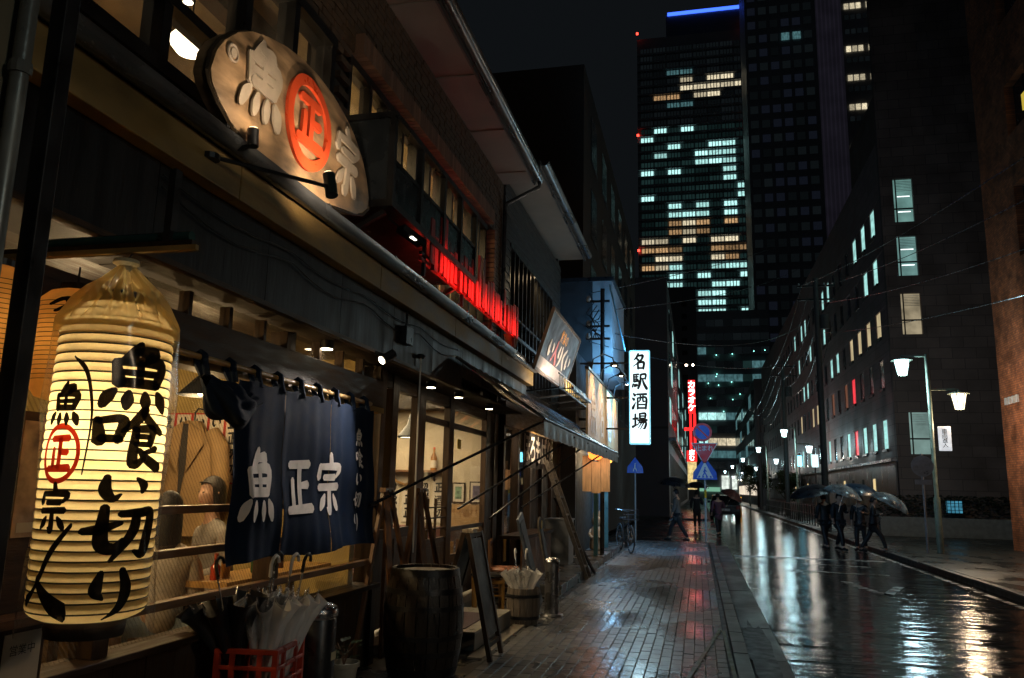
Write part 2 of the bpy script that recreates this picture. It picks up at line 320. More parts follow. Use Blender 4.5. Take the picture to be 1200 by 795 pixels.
# ------------------------------------------------------------------ wet ground
def wet(name, col, r0, r1, rip=.35, grain=.25, stretch=(.7,3.6,1), pud=1.2, ripsc=4.0, ripd=.008):
    m = bpy.data.materials.new(name); m.use_nodes = True; nt = m.node_tree; N = nt.nodes; L = nt.links; b = N['Principled BSDF']
    ge = N.new('ShaderNodeNewGeometry')
    def noise(sc, st, det=4):
        mp = N.new('ShaderNodeMapping'); mp.inputs['Scale'].default_value = st; L.new(ge.outputs['Position'], mp.inputs[0])
        n = N.new('ShaderNodeTexNoise'); n.inputs['Scale'].default_value = sc; n.inputs['Detail'].default_value = det; L.new(mp.outputs[0], n.inputs['Vector']); return n.outputs[0]
    def rng(o, a, b_, c, d):
        r = N.new('ShaderNodeMapRange'); r.inputs[1].default_value = a; r.inputs[2].default_value = b_; r.inputs[3].default_value = c; r.inputs[4].default_value = d; L.new(o, r.inputs[0]); return r.outputs[0]
    pn = noise(pud, (1,.55,1), 5)
    L.new(rng(pn, .38, .62, r0, r1), b.inputs['Roughness'])
    hs = N.new('ShaderNodeHueSaturation'); hs.inputs['Color'].default_value = (*col,1)
    val = rng(noise(6, (1,1,1), 6), .3, .7, .6, 1.4)
    oi = N.new('ShaderNodeObjectInfo'); mm = N.new('ShaderNodeMath'); mm.operation = 'MULTIPLY'; L.new(val, mm.inputs[0]); L.new(rng(oi.outputs['Random'],0,1,.75,1.3), mm.inputs[1])
    L.new(mm.outputs[0], hs.inputs['Value']); L.new(hs.outputs[0], b.inputs['Base Color'])
    b1 = N.new('ShaderNodeBump'); b1.inputs['Strength'].default_value = rip; b1.inputs['Distance'].default_value = ripd; L.new(noise(ripsc, stretch, 5), b1.inputs['Height'])
    b0 = N.new('ShaderNodeBump'); b0.inputs['Strength'].default_value = rip; b0.inputs['Distance'].default_value = ripd*2.2; L.new(noise(1.0, (.35,2.4,1), 3), b0.inputs['Height']); L.new(b0.outputs[0], b1.inputs['Normal'])
    b2 = N.new('ShaderNodeBump'); b2.inputs['Distance'].default_value = .004; L.new(noise(90, (1,1,1), 3), b2.inputs['Height']); L.new(rng(pn,.38,.62,grain*.25,grain), b2.inputs['Strength'])
    L.new(b1.outputs[0], b2.inputs['Normal']); L.new(b2.outputs[0], b.inputs['Normal'])
    b.inputs['Specular IOR Level'].default_value = .6
    return m
asph = wet('wet_asphalt', (.018,.019,.02), .035, .10, rip=.8, grain=.3, pud=3.5, stretch=(.22,2.0,1), ripsc=3.6, ripd=.02)
asph2 = wet('wet_cross_street_asphalt', (.02,.02,.021), .12, .3, rip=.3, grain=.35)
pavm = wet('wet_paver', (.128,.128,.132), .15, .40, rip=.15, grain=.5, pud=.8)
joint = M('wet_joint_sand', (.03,.028,.026), .5, world=True)
kerbm = wet('wet_kerb_granite', (.07,.07,.07), .25, .5, rip=.1, grain=.6)
gutc = wet('wet_gutter_concrete', (.055,.055,.055), .28, .55, rip=.05, grain=.8)
rsw = wet('wet_right_pavement_asphalt', (.035,.037,.034), .2, .45, rip=.1, grain=.5)
paintw = M('worn_road_paint', (.34,.34,.33), .25, var=.55, scale=5, bump=.2, world=True)
def struct(name, mat, *b, **k): return box(name, mat, None, *b, kind='structure', **k)
MB().add([(-700,-300,-.14),(700,-300,-.14),(700,1200,-.14),(-700,1200,-.14)], [(0,1,2,3)]).build('ground', M('dark_wet_earth', (.02,.02,.02), .5, world=True), kind='structure')
road = MB().grid(lambda u,v: (.84+u*4.26, -6+v*190, -.12), 2, 60).build('road', asph, kind='structure')
MB().grid(lambda u,v: (-40+u*40.83, 26.6+v*21.3, -.118), 20, 4).build('cross_street', asph2, kind='structure')
walk = struct('pavement', joint, -1.92, .29, -1, 26.4, -.13, -.022)
fw = struct('far_pavement', rsw, -1.7, .5, 48, 170, -.13, 0, bev=.02)
forec = struct('shop_forecourt', concd, -3.3, -1.925, -1, 22.6, -.13, -.004)
rw = struct('right_pavement', rsw, 5.27, 40, -3, 170, -.13, 0)
# pavers: long side along the street, staggered columns
pu = MB(); pu.box(-.0475,.0475,-.0965,.0965,-.03,0); pv = pu.mesh('paver', pavm)
bmx = bmesh.new(); bmx.from_mesh(pv); bmesh.ops.bevel(bmx, geom=[e for e in bmx.edges if e.verts[0].co.z > -.01 and e.verts[1].co.z > -.01], offset=.004, segments=1, affect='EDGES'); bmx.to_mesh(pv); bmx.free()
cells = []
ncol = 21
for c in range(ncol):
    x = -1.87+c*.1025
    for r in range(-2, 128):
        y = r*.2025+(.101 if c % 2 else 0)
        if y < 5.2 or y > 26.2: continue
        cells.append((x, y))
cells.sort(key=lambda q: q[1])
vis = [q for q in cells if q[1] > 6.9]
near = set(vis[:300])
rest = MB()
for x, y in cells:
    dz = random.uniform(-.003,.0015); tx, ty = random.uniform(-.012,.012), random.uniform(-.008,.008)
    if (x,y) in near:
        piece(pv, 'paver', walk, (x,y,dz), rot=(ty,tx,random.uniform(-.01,.01)))
    else:
        h = .0475; g = .0965
        zz = lambda a,b: dz-a*tx+b*ty
        t = [(-h+.003,-g+.003),(h-.003,-g+.003),(h-.003,g-.003),(-h+.003,g-.003)]; o = [(-h,-g),(h,-g),(h,g),(-h,g)]
        rest.add([(x+a,y+b,zz(a,b)) for a,b in t]+[(x+a,y+b,zz(a,b)-.006) for a,b in o]+[(x+a,y+b,-.025) for a,b in o],
            [(0,1,2,3)]+[(i,4+i,4+(i+1)%4,(i+1)%4) for i in range(4)]+[(4+i,8+i,8+(i+1)%4,4+(i+1)%4) for i in range(4)])
rest.build('pavers', pavm, walk, kind='stuff')
# kerb stones, gutter slabs
kb = struct('kerb', joint, .3, .44, -1, 26.4, -.135, -.03)
km = MB().box(-.068,.068,-.295,.295,-.1,0).mesh('kerb_stone', kerbm)
for i in range(35): piece(km, 'kerb_stone', kb, (.37, 5.2+i*.605, random.uniform(-.004,.003)), rot=(0,random.uniform(-.01,.01),0))
gt = struct('gutter', joint, .45, .835, -1, 26.4, -.137, -.125)
gm = MB().box(-.175,.175,-.96,.96,-.03,0).mesh('gutter_slab', gutc)
for i in range(11): piece(gm, 'gutter_slab', gt, (.645, 5.8+i*1.95, -.092+random.uniform(-.003,.003)), rot=(0,R_(-2),0))
kr = struct('right_kerb', joint, 5.11, 5.26, -3, 110, -.135, -.03)
km2 = MB().box(-.072,.072,-.49,.49,-.1,0).mesh('kerb_stone_long', kerbm)
for i in range(60): piece(km2, 'kerb_stone', kr, (5.185, 8+i*1.0, random.uniform(-.004,.004)))
rng = random.Random(3)
pat = []
for i in range(26):
    t = i/26*2*math.pi; r = 1+rng.uniform(-.22,.22)
    pat.append((.60+.15*math.cos(t)*r, 9.3+1.75*math.sin(t)*r, -.0875))
MB().prism(pat, (0,0,.004)).build('asphalt_patch', M('tar_patch', (.006,.006,.006), .5, bump=.5, bscale=80), label='ragged black tar patch over the gutter slabs beside the kerb', cat='road patch')
pf = thing('kerb_plate', 'two thin green edged metal strips laid in a narrow wedge at the kerb', 'metal strips', (.15,8.4,0))
MB().bar((.2,9.75,.008),(-.12,7.2,.008),.035,.012).build('strip', M('green_steel', (.06,.08,.02), .4,.3), pf)
MB().bar((.24,9.7,.008),(.27,7.2,.008),.035,.012).build('strip', M('green_steel'), pf)
# road paint: worn diamonds / arrow and edge line
pm = thing('road_marking', 'worn white zigzag diamond painted on the wet road', 'road marking', (3.1,16,-.115))
za = [(2.75,17.2),(2.9,16.0),(3.1,15.2),(3.35,15.9),(3.6,16.6)]
for a, b in zip(za[:-1], za[1:]):
    MB().add([(a[0]-.09,a[1],-.116),(a[0]+.09,a[1],-.116),(b[0]+.09,b[1],-.116),(b[0]-.09,b[1],-.116)],[(0,1,2,3)]).build('stroke', paintw, pm)
for i in range(3):
    y = 19.0+i*1.9
    MB().prism([(1.9+i*.5,y,-.1165),(3.9,y-.25,-.1165),(3.9,y-.05,-.1165),(1.9+i*.5,y+.2,-.1165)], (0,0,.001)).build('worn_line', paintw, None, label='faded white crossing stripe number %s worn thin on the road'.replace('number %s ', ['short ','middle ','long '][2-i]), cat='road marking')
MB().prism([(4.80,9,-.1165),(4.92,9,-.1165),(4.92,60,-.1165),(4.80,60,-.1165)], (0,0,.001)).build('edge_line', paintw, None, label='worn white edge line along the right kerb', cat='road marking')
MB().prism([(.9,22.5,-.1165),(4.7,22.5,-.1165),(4.7,22.9,-.1165),(.9,22.9,-.1165)], (0,0,.001)).build('stop_line', paintw, None, label='broad worn white stop line across the road', cat='road marking')
# ------------------------------------------------------------------ izakaya building
XW = -3.0; YE = 11.9
bh = thing('izakaya_building', 'two storey brick and dark timber restaurant with long canopy and lit sliding doors', 'building', (-3.6,6.5,0))
mass = MB().box(-7.2,-6.9,1.5,YE,0,6.4); mass.box(-6.9,XW-.25,YE-.15,YE,0,6.4); mass.box(-6.9,-2.95,1.5,1.65,0,6.4)
mass.build('party_wall', pierm, bh)
# upper brick wall: mortar backing + courses
wz0, wz1 = 3.0, 6.42
def holes(y, z): return (2.3 < y < 5.78 and 3.9 < z < 5.3) or (6.15 < y < 11.05 and 3.55 < z < 5.42)
bk = MB()
for b in ((XW-.22,XW-.06,1.66,2.3,wz0,wz1),(XW-.22,XW-.06,2.3,5.78,wz0,3.9),(XW-.22,XW-.06,2.3,5.78,5.3,wz1),(XW-.22,XW-.06,5.78,6.15,wz0,wz1),(XW-.22,XW-.06,6.15,11.05,wz0,3.55),(XW-.22,XW-.06,6.15,11.05,5.42,wz1),(XW-.22,XW-.06,11.05,YE,wz0,wz1)): bk.box(*b)
bk.build('wall_backing', mort, bh)
bb = MB(); r = 0; z = wz0
while z < wz1-.05:
    y = 1.7+(.055 if r % 2 else 0)
    while y < YE-.1:
        y1 = min(y+.21, YE)
        if not (holes(y+.01,z+.03) or holes(y1-.01,z+.03)):
            dx = random.uniform(-.004,.004); bb.box(XW-.07, XW+dx, y, y1-.012, z, z+.062)
        y += .222
    z += .074; r += 1
bb.build('brick', brick, bh, kind='stuff')
# soldier course (red-lit)
sm = unit('soldier_brick', brick_s)
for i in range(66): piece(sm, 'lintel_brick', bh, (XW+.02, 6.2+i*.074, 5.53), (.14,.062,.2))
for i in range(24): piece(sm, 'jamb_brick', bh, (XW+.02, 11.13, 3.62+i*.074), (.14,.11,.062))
# upper window left (lit room)
uw = box('upper_window_frame', black, bh, XW-.16, XW+.03, 2.3, 5.78, 3.86, 3.95)
fr = MB(); fr.box(XW-.16,XW+.03,2.3,5.78,5.24,5.33)
for y in (2.3,3.62,4.42,5.06,5.7): fr.box(XW-.13,XW+.02,y,y+.075,3.95,5.24)
fr.box(XW-.12,XW+.03,2.3,5.7,4.31,4.38)
fr.build('mullion', black, uw)
for y in (2.38,3.7,4.5,5.14):
    for z0,z1 in ((3.95,4.31),(4.38,5.24)): box('pane', dusty, uw, XW-.06, XW-.055, y, y+(.55 if y > 5 else 1.24 if y < 3 else .72 if y < 4 else .56), z0, z1)
ur = MB(); ur.box(-5.2,-5.1,1.7,5.9,3.6,5.9); ur.box(-5.1,XW-.3,5.85,5.92,3.6,5.9); ur.box(-5.1,XW-.3,1.7,5.85,5.6,5.68); ur.box(-5.1,XW-.3,1.7,5.85,3.55,3.62)
ur.build('upper_room', M('tan_room_wall', (.34,.25,.14), .85, var=.25, scale=1.5), bh)
# beam behind panes seen as dark diagonal
MB().box(-3.7,-3.55,1.7,5.85,5.2,5.45).build('ceiling_beam', wood_d, bh)
pl = thing('globe_lamp', 'glowing white paper globe lamp hanging behind the upper window', 'lamp', (-3.6,4.68,4.75))
lo = MB(); lo.lathe([(.02,-.09),(.09,-.075),(.135,-.02),(.14,.03),(.10,.09),(.07,.11),(.085,.14),(.06,.18),(.02,.2)],20,(-3.6,4.68,4.72)); lo.build('shade', E('globe_glow',(1,.86,.66),9), pl, smooth=True)
MB().tube([(-3.6,4.68,4.91),(-3.6,4.68,5.6)],.006).build('cord', black, pl)
lamp('globe_light','POINT',(-3.6,4.68,4.5),30,(1,.72,.42),.14)
sp = thing('ceiling_spot_lamp','small bright ceiling spot deep in the upper room','lamp',(-4.1,5.3,5.5))
MB().lathe([(.05,0),(.05,.09)],12,(-4.1,5.25,5.5)).build('can',black,sp); MB().lathe([(.04,0),(.04,.004)],12,(-4.1,5.25,5.492)).build('lens',E('spot_lens',(1,.9,.75),18),sp)
# upper right window with balcony
u2 = box('balcony_window_frame', black, bh, XW-.16, XW-.02, 6.15, 11.05, 3.55, 3.63)
fr = MB(); fr.box(XW-.16,XW-.02,6.15,11.05,5.34,5.42)
y = 6.15; ys = [6.15,6.62,7.05,7.5,7.95,8.4,8.85,9.3,9.75,10.2,10.6,10.98]
for q in ys: fr.box(XW-.14,XW-.03,q,q+.06,3.63,5.34)
fr.box(XW-.13,XW-.035,6.2,10.98,4.48,4.53)
fr.build('mullion', black, u2)
for a,b in zip(ys[:-1],ys[1:]): box('pane', dusty, u2, XW-.09, XW-.086, a+.06, b, 3.63, 5.34)
u3 = MB(); u3.box(-4.6,-4.5,6.0,11.3,3.4,5.6); u3.box(-4.5,XW-.3,11.2,11.3,3.4,5.6); u3.box(-4.5,XW-.3,6.0,11.2,5.5,5.58); u3.box(-4.5,XW-.3,6.0,11.2,3.36,3.42); u3.box(-4.5,XW-.3,5.98,6.05,3.42,5.5)
u3.build('balcony_room', plast, bh)
lamp('balcony_room_light','AREA',(-3.8,8.4,5.4),75,(1,.74,.42),aim=(-3.8,8.4,3),sx=.8,sy=4)
# eaves
sb = MB().box(-3.3,-2.47,1.5,YE,6.4,6.43); sb.build('soffit_board', soff, bh)
for i in range(7): box('soffit_batten', soff, bh, -3.3, -2.48, 2.4+i*1.5, 2.43+i*1.5, 6.385, 6.399)
rf = MB().prism([(-2.46,1.3,6.44),(-7.4,1.3,8.0),(-7.4,1.3,6.44)],(0,YE-1.3,0)).build('roof', M('dark_roof_tile',(.03,.03,.032),.6,stretch=(4,4,4),bump=.5), bh)
def gutter(name, x, y0, y1, z, r, parent):
    pr = [(r*math.cos(t), r*math.sin(t)) for t in [math.pi+math.pi*i/8 for i in range(9)]]
    mb = MB(); v = [(x+a, y, z+b) for y in (y0,y1) for a,b in pr]+[(x+a*.88, y, z+b*.88) for y in (y0,y1) for a,b in pr]
    f = [(i,i+1,10+i,9+i) for i in range(8)]+[(18+i,19+i,28+i,27+i) for i in range(8)]+[(0,9,27,18),(8,17,35,26)]+[(i,i+1,19+i,18+i) for i in range(8)]+[(9+i,10+i,28+i,27+i) for i in range(8)]
    mb.add(v,f); g = mb.build(name, gutm, parent, smooth=True)
    n = int((y1-y0)/1.2)
    for i in range(n): MB().box(x-r*1.05,x+r*1.05,y0+.5+i*1.2,y0+.53+i*1.2,z-.004,z+.012).build('gutter_bracket', gutm, g)
    return g
box('eave_fascia', gutm, bh, -2.50, -2.472, 1.5, YE, 6.36, 6.5)
gutter('eave_gutter', -2.40, 1.5, YE+.02, 6.46, .075, bh)
MB().tube([(-2.40,YE-.05,6.40),(-2.40,YE-.05,6.3),(-2.95,YE-.03,6.05),(-2.96,YE-.03,5.9),(-2.96,YE-.03,3.3)],.035).build('downpipe', gun, bh, smooth=True)
# canopy: ochre beam, charcoal fascia, gutter, soffit
for i in range(5): box('canopy_beam', ochre, bh, -2.56, -2.46, 1.7+i*2.05, 1.7+i*2.05+2.04, 3.09, 3.3, bev=.006)
for i in range(6): box('fascia_panel', fasc, bh, -2.58, -2.555, 2.15+i*1.05, 2.15+(i+1)*1.05-.006, 2.63, 3.088)
for i in range(4): box('fascia_panel', fasc, bh, -2.58, -2.555, 8.456+i*.86, 8.456+(i+1)*.86-.006, 2.74, 3.088)
box('fascia_trim', wood_d, bh, -2.60, -2.54, 2.15, 8.45, 2.60, 2.63)
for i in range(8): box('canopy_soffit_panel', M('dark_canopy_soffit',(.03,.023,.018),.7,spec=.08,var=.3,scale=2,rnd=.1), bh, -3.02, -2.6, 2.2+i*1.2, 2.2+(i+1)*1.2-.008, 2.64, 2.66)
gutter('canopy_gutter', -2.42, 1.7, YE, 3.36, .07, bh)
MB().prism([(-2.5,1.7,3.34),(-3.0,1.7,3.55),(-3.0,1.7,3.34)],(0,YE-1.7,0)).build('canopy_roof', gun, bh)
hk = MB().tube([(0,0,-.02),(0,0,.07),(.0,.02,.1),(0,.055,.1),(0,.07,.07),(0,.07,.04)],.011,6).mesh('hook', M('pale_hook',(.3,.29,.27),.4,.4))
for i in range(26): piece(hk, 'roof_hook', bh, (-2.52, 3.0+i*.34, 3.37))
# ------------------------------------------------------------------ ground-floor front: window section
XF = -2.85
for i in range(19): box('wainscot_plank', wood_v, bh, XF-.05, XF+random.uniform(-.002,.004), 2.15+i*.2462, 2.15+(i+1)*.2462-.006, .02, .66)
box('window_ledge', wood_d, bh, XF-.12, XF+.10, 2.12, 6.83, .66, .70, bev=.006)
for y in (2.1,3.42,5.02,6.8): box('window_post', wood_v, bh, XF-.1, XF+.035, y, y+.11, .70 if y < 6 else .0, 2.6, bev=.004)
for z in (.88,1.15,1.385): box('window_rail', wood_m, bh, XF-.02, XF+.045, 2.21, 6.8, z-.022, z+.022, bev=.004)
box('head_beam', wood_d, bh, XF-.1, XF+.05, 2.21, 6.8, 2.235, 2.475, bev=.005)
box('head_trim', ochre, bh, XF-.09, XF+.06, 3.53, 6.8, 2.185, 2.23)
for i in range(8):
    y = 3.53+i*.41
    if y+.41 > 6.85: break
    box('transom_bar', wood_v, bh, XF-.05, XF+.02, y+.375, y+.41, 2.475, 2.62)
    box('transom_pane', dusty, bh, XF-.02, XF-.016, y, y+.375, 2.475, 2.62)
for a,b in ((2.21,3.42),(3.53,5.02),(5.13,6.8)): box('window_pane', striped, bh, XF-.06, XF-.056, a, b, .70, 2.235)
# dining room behind the striped glass
rm = MB(); rm.box(-6.2,-6.1,2.1,6.7,.1,2.75); rm.box(-6.1,XF-.12,6.62,6.72,.1,2.75); rm.box(-6.1,XF-.12,2.0,2.1,.1,2.75)
rm.build('dining_room_wall', plast_y, bh)
box('dining_room_ceiling', wood_d, bh, -6.1, XF-.12, 2.1, 6.62, 2.66, 2.72)
box('dining_room_floor', wood_d, bh, -6.1, XF-.12, 2.1, 6.62, .08, .14)
for i in range(3):
    pt = thing('pendant_lamp', 'small enamel pendant lamp over the dining room tables', 'lamp', (-4.0+i*.1,3.0+i*1.25,2.2), 'dining room pendants')
    MB().lathe([(.03,.16),(.05,.14),(.16,.02),(.17,0)],18,(-4.0+i*.1,3.0+i*1.25,2.2),cap=False).build('shade', gun, pt, smooth=True)
    MB().lathe([(.01,.0),(.04,.03),(.04,.07),(.01,.1)],12,(-4.0+i*.1,3.0+i*1.25,2.2)).build('bulb', E('warm_bulb',(1,.72,.38),14), pt, smooth=True)
    MB().tube([(-4.0+i*.1,3.0+i*1.25,2.35),(-4.0+i*.1,3.0+i*1.25,2.66)],.005,6).build('cord', black, pt)
    lamp('pendant_light','POINT',(-4.0+i*.1,3.0+i*1.25,2.12),46,(1,.70,.36),.06)
# menu strips on the wall
for i in range(9):
    x = -5.5+i*.175
    ps = thing('menu_strip', 'white vertical menu strip with red border and black brush writing', 'poster', (x,6.6,1.5), 'menu strips on the dining room wall')
    box('red_border', M('menu_red',(.5,.05,.03),.8,bump=0), ps, x, x+.168, 6.609, 6.618, 1.52, 2.17)
    box('sheet', offw, ps, x+.012, x+.156, 6.604, 6.608, 1.535, 2.155)
    mb = MB()
    for j in range(4): glyph(mb, random.choice('魚切い宗り正'), plane_map((x+.084,6.6025,2.08-j*.145),(1,0,0),(0,0,1),(0,-1,0),.11,.12,.0002))
    mb.build('writing', ink, ps)
# trench coat on a hanger
ct = thing('trench_coat', 'khaki trench coat with wide lapels hanging on the dining room wall', 'coat', (-4.5,6.48,1.0))
def coatf(u, v):
    a = u*2*math.pi; w = [.07,.22,.27,.26,.27,.30,.33][min(6,int(v*6))]; t = v*6-int(v*6)
    w2 = [.07,.22,.27,.26,.27,.30,.33,.33][min(7,int(v*6)+1)]; w = w+(w2-w)*t
    z = 2.08-v*1.02-(.0 if v > .1 else 0); fold = 1+.06*math.sin(a*9+v*4)*v
    return (-4.5+w*math.cos(a)*fold, 6.47+.085*math.sin(a)*fold-.02, z)
MB().grid(coatf,48,24).build('coat_body', trench, ct, smooth=True)
for s in (-1,1):
    MB().tube([(-4.5+s*.2,6.45,1.98),(-4.5+s*.30,6.43,1.85),(-4.5+s*.34,6.43,1.55),(-4.5+s*.33,6.41,1.3)],[.07,.085,.08,.075],10).build('sleeve', trench, ct, smooth=True)
    MB().prism([(-4.5+s*.03,6.345,2.07),(-4.5+s*.17,6.33,1.98),(-4.5+s*.2,6.33,1.86),(-4.5+s*.05,6.335,1.62)],(0,-.012,0)).build('lapel', trench, ct)
MB().prism([(-4.56,6.352,2.05),(-4.44,6.352,2.05),(-4.48,6.35,1.62),(-4.52,6.35,1.3)],(0,-.006,0)).build('lining', M('dark_lining',(.03,.024,.02),.9), ct)
MB().tube([(-4.5,6.46,2.08),(-4.5,6.46,2.16),(-4.5,6.5,2.2),(-4.5,6.6,2.2)],.008).build('hanger_hook', black, ct)
# diners
def skinned(name, joints, edges, mat, parent, sub=2, root=0):
    me = bpy.data.meshes.new(name); bm = bmesh.new(); ly = bm.verts.layers.skin.verify(); vs = []
    off = OFF.get(parent.name, Vector())
    for i,(p,r) in enumerate(joints):
        v = bm.verts.new(Vector(p)-off); r = r if isinstance(r,tuple) else (r,r); v[ly].radius = r; v[ly].use_root = (i == root); vs.append(v)
    for a,b in edges: bm.edges.new((vs[a],vs[b]))
    bm.to_mesh(me); bm.free(); me.materials.append(mat)
    o = bpy.data.objects.new(name, me); COL.objects.link(o); o.parent = parent; OFF[o.name] = off
    sk = o.modifiers.new('skin','SKIN'); sk.use_smooth_shade = True; sk.branch_smoothing = .6
    sm_ = o.modifiers.new('sub','SUBSURF'); sm_.levels = sub; sm_.render_levels = sub
    return o
def headmesh(name, mat, parent, c, fwd, h=.23):
    # head with brow, nose, chin; fwd horizontal unit vector
    f = Vector(fwd).normalized(); s = Vector((-f.y,f.x,0)); mb = MB(); c = Vector(c)
    def fn(u,v):
        a = u*2*math.pi; ph = (v-.5)*math.pi; ca, sa = math.cos(a), math.sin(a)
        z = math.sin(ph); r = math.cos(ph)
        fr = .095*r*(1.0 if z > -.2 else 1-.12*(-z-.2)); sd = .075*r*(1 if z > -.1 else 1-.45*(-z-.1))
        px = ca*fr; py = sa*sd
        if ca > .9 and -.45 < z < .12: px += .022*(1-abs(sa)/.44)*(1-(z+.45)/.6)
        if ca > .55 and z < -.55: px += .014
        if ca > .7 and .02 < z < .2: px -= .006
        return c+f*px+s*py+Vector((0,0,z*h*.5))
    mb.grid(fn,24,16); return mb.build(name, mat, parent, smooth=True)
def diner(label, base, hc, fwd, mat, hairlong, cat='person'):
    p = thing('person', label, cat, base)
    f = Vector(fwd).normalized(); s = Vector((-f.y,f.x,0)); z = Vector((0,0,1)); b = Vector(base); h = Vector(hc)
    hip = b+z*.52; ch = Vector((h.x,h.y,0))-f*.04+z*(h.z-.36); nk = h-z*.13-f*.02
    J = [(hip,(.16,.13)),(hip.lerp(ch,.5),(.14,.11)),(ch,(.155,.105)),(nk,.05),(h-z*.06,.06)]
    Ed = [(0,1),(1,2),(2,3),(3,4)]
    for sg in (1,-1):
        i = len(J); J += [(ch+s*.17*sg+z*.07,.06),(ch+s*.21*sg-z*.2-f*.02,.045),(ch+s*.17*sg+f*.23-z*.27,.036),(ch+s*.14*sg+f*.31-z*.25,.028)]
        Ed += [(2,i),(i,i+1),(i+1,i+2),(i+2,i+3)]
        j = len(J); J += [(hip+s*.1*sg,.1),(hip+s*.12*sg+f*.4,.075),(b+s*.12*sg+f*.42+z*.08,.045),(b+s*.12*sg+f*.55+z*.04,.04)]
        Ed += [(0,j),(j,j+1),(j+1,j+2),(j+2,j+3)]
        for q in range(5):
            k = len(J); e = J[i+3][0]; J.append((e+f*(.05 if q < 4 else .025)+s*(.018*(q-1.5) if q < 4 else -.04*sg),.009)); Ed.append((i+3,k))
            J.append((J[k][0]+f*(.03+.006*(q%3))-z*.012,.008)); Ed.append((k,k+1))
    skinned('body', J, Ed, skin, p)
    headmesh('head', skin, p, h, f)
    JT = [(hip-z*.05,(.17,.14)),(hip.lerp(ch,.5),(.155,.125)),(ch+z*.02,(.17,.12)),(nk-z*.02,.065)]; ET = [(0,1),(1,2),(2,3)]
    for sg in (1,-1):
        i = len(JT); JT += [(ch+s*.17*sg+z*.07,.075),(ch+s*.215*sg-z*.2-f*.02,.062),(ch+s*.17*sg+f*.20-z*.27,.048)]; ET += [(2,i),(i,i+1),(i+1,i+2)]
    skinned('sweater', JT, ET, mat, p)
    JL = [(hip,(.17,.14))]; EL = []
    for sg in (1,-1):
        j = len(JL); JL += [(hip+s*.1*sg+f*.05,.11),(hip+s*.12*sg+f*.4,.085),(b+s*.12*sg+f*.42+z*.1,.06)]; EL += [(0,j),(j,j+1),(j+1,j+2)]
    skinned('trousers', JL, EL, denim, p, sub=1)
    hb = MB()
    def hf(u,v):
        a = u*2*math.pi; ca, sa = math.cos(a), math.sin(a); ph = math.pi/2-v*math.pi*.62; r = math.cos(ph); zz = math.sin(ph)
        cut = .35 if ca > .35 else 1
        ext = hairlong*max(0,v-.6)*2.2 if ca < .35 else 0
        if ca > .25: zz = max(zz,.62-.5*(1-min(1,(ca-.25)*2.5)))
        return h+f*(ca*.108*r-.012)+s*sa*.09*r+z*(zz*.135-ext)
    hb.grid(hf,28,14); hb.build('hair', hair, p, smooth=True, solid=.008)
    for sg in (1,-1):
        e = h+f*.083+s*.03*sg+z*.008
        MB().lathe([(.001,-.006),(.011,-.003),(.011,.003),(.001,.006)],8,e).build('eye', ink, p)
        e2 = h+s*.077*sg-z*.005-f*.005
        MB().lathe([(.004,-.03),(.014,-.01),(.016,.015),(.005,.03)],8,e2,sx=1.2,sy=.6).build('ear', skin, p, smooth=True)
    mo = h+f*.089-z*.065; MB().bar(mo-s*.02,mo+s*.02,.008,.006).build('mouth', M('lip',(.4,.12,.1),.4), p)
    return p
st = thing('stool','low dark dining stool under the diner in the cream sweater','stool',(-3.40,4.72,.14))
MB().box(-3.58,-3.23,4.55,4.89,.52,.57).build('seat',wood_d,st)
for dx in (-.14,.14):
    for dy in (-.14,.14): MB().bar((-3.40+dx,4.72+dy,.14),(-3.40+dx,4.72+dy,.52),.03).build('leg',wood_v,st)
d2 = thing('stool','low dark dining stool under the diner in the grey top','stool',(-3.66,5.85,.14))
MB().box(-3.84,-3.49,5.68,6.02,.52,.57).build('seat',wood_d,d2)
for dx in (-.14,.14):
    for dy in (-.14,.14): MB().bar((-3.66+dx,5.85+dy,.14),(-3.66+dx,5.85+dy,.52),.03).build('leg',wood_v,d2)
diner('seated diner in a cream cable knit sweater with back half turned to the window', (-3.40,4.72,.05), (-3.46,4.78,1.34), (-.6,.8,0), knit, .26)
diner('dark haired seated diner in a grey top turned towards a companion', (-3.66,5.85,.05), (-3.76,5.70,1.45), (-.45,-.89,0), gknit, .10)
tb = thing('dining_table','dark wooden dining table between the two diners by the window','table',(-4.2,5.1,.14))
MB().box(-4.75,-3.72,4.75,5.35,.80,.84).build('top',wood_m,tb,bev=.005)
for dx in (-4.7,-3.78):
    for dy in (4.8,5.3): MB().bar((dx,dy,.14),(dx,dy,.8),.05).build('leg',wood_v,tb)
# side counter near the window with condiments
sc = thing('window_counter','narrow wooden counter shelf just inside the striped window','counter',(-3.1,5.3,.7))
MB().box(-3.35,-2.98,4.78,6.3,.86,.90).build('top',wood_y,sc); MB().box(-3.33,-3.28,4.8,4.86,.14,.86).build('leg',wood_v,sc); MB().box(-3.33,-3.28,6.2,6.26,.14,.86).build('leg',wood_v,sc)
for i,(y,c,h) in enumerate(((4.9,'red',.14),(5.02,'amber',.17),(5.4,'green',.2),(5.75,'brown',.18))):
    bo = thing('bottle', '%s sauce bottle standing on the window counter' % c, 'bottle', (-3.15,y,.90))
    cm = M('bottle_'+c, dict(red=(.5,.05,.02),amber=(.35,.15,.02),green=(.03,.12,.04),brown=(.1,.04,.015))[c], .15, bump=0)
    MB().lathe([(.03,0),(.032,.01),(.032,h*.6),(.012,h*.78),(.012,h)],12,(-3.15,y,.90)).build('body',cm,bo,smooth=True)
    MB().lathe([(.014,h),(.014,h+.03)],10,(-3.15,y,.90)).build('cap',M('cap_'+c,(.5,.1,.05) if i==0 else (.5,.5,.45),.4),bo)
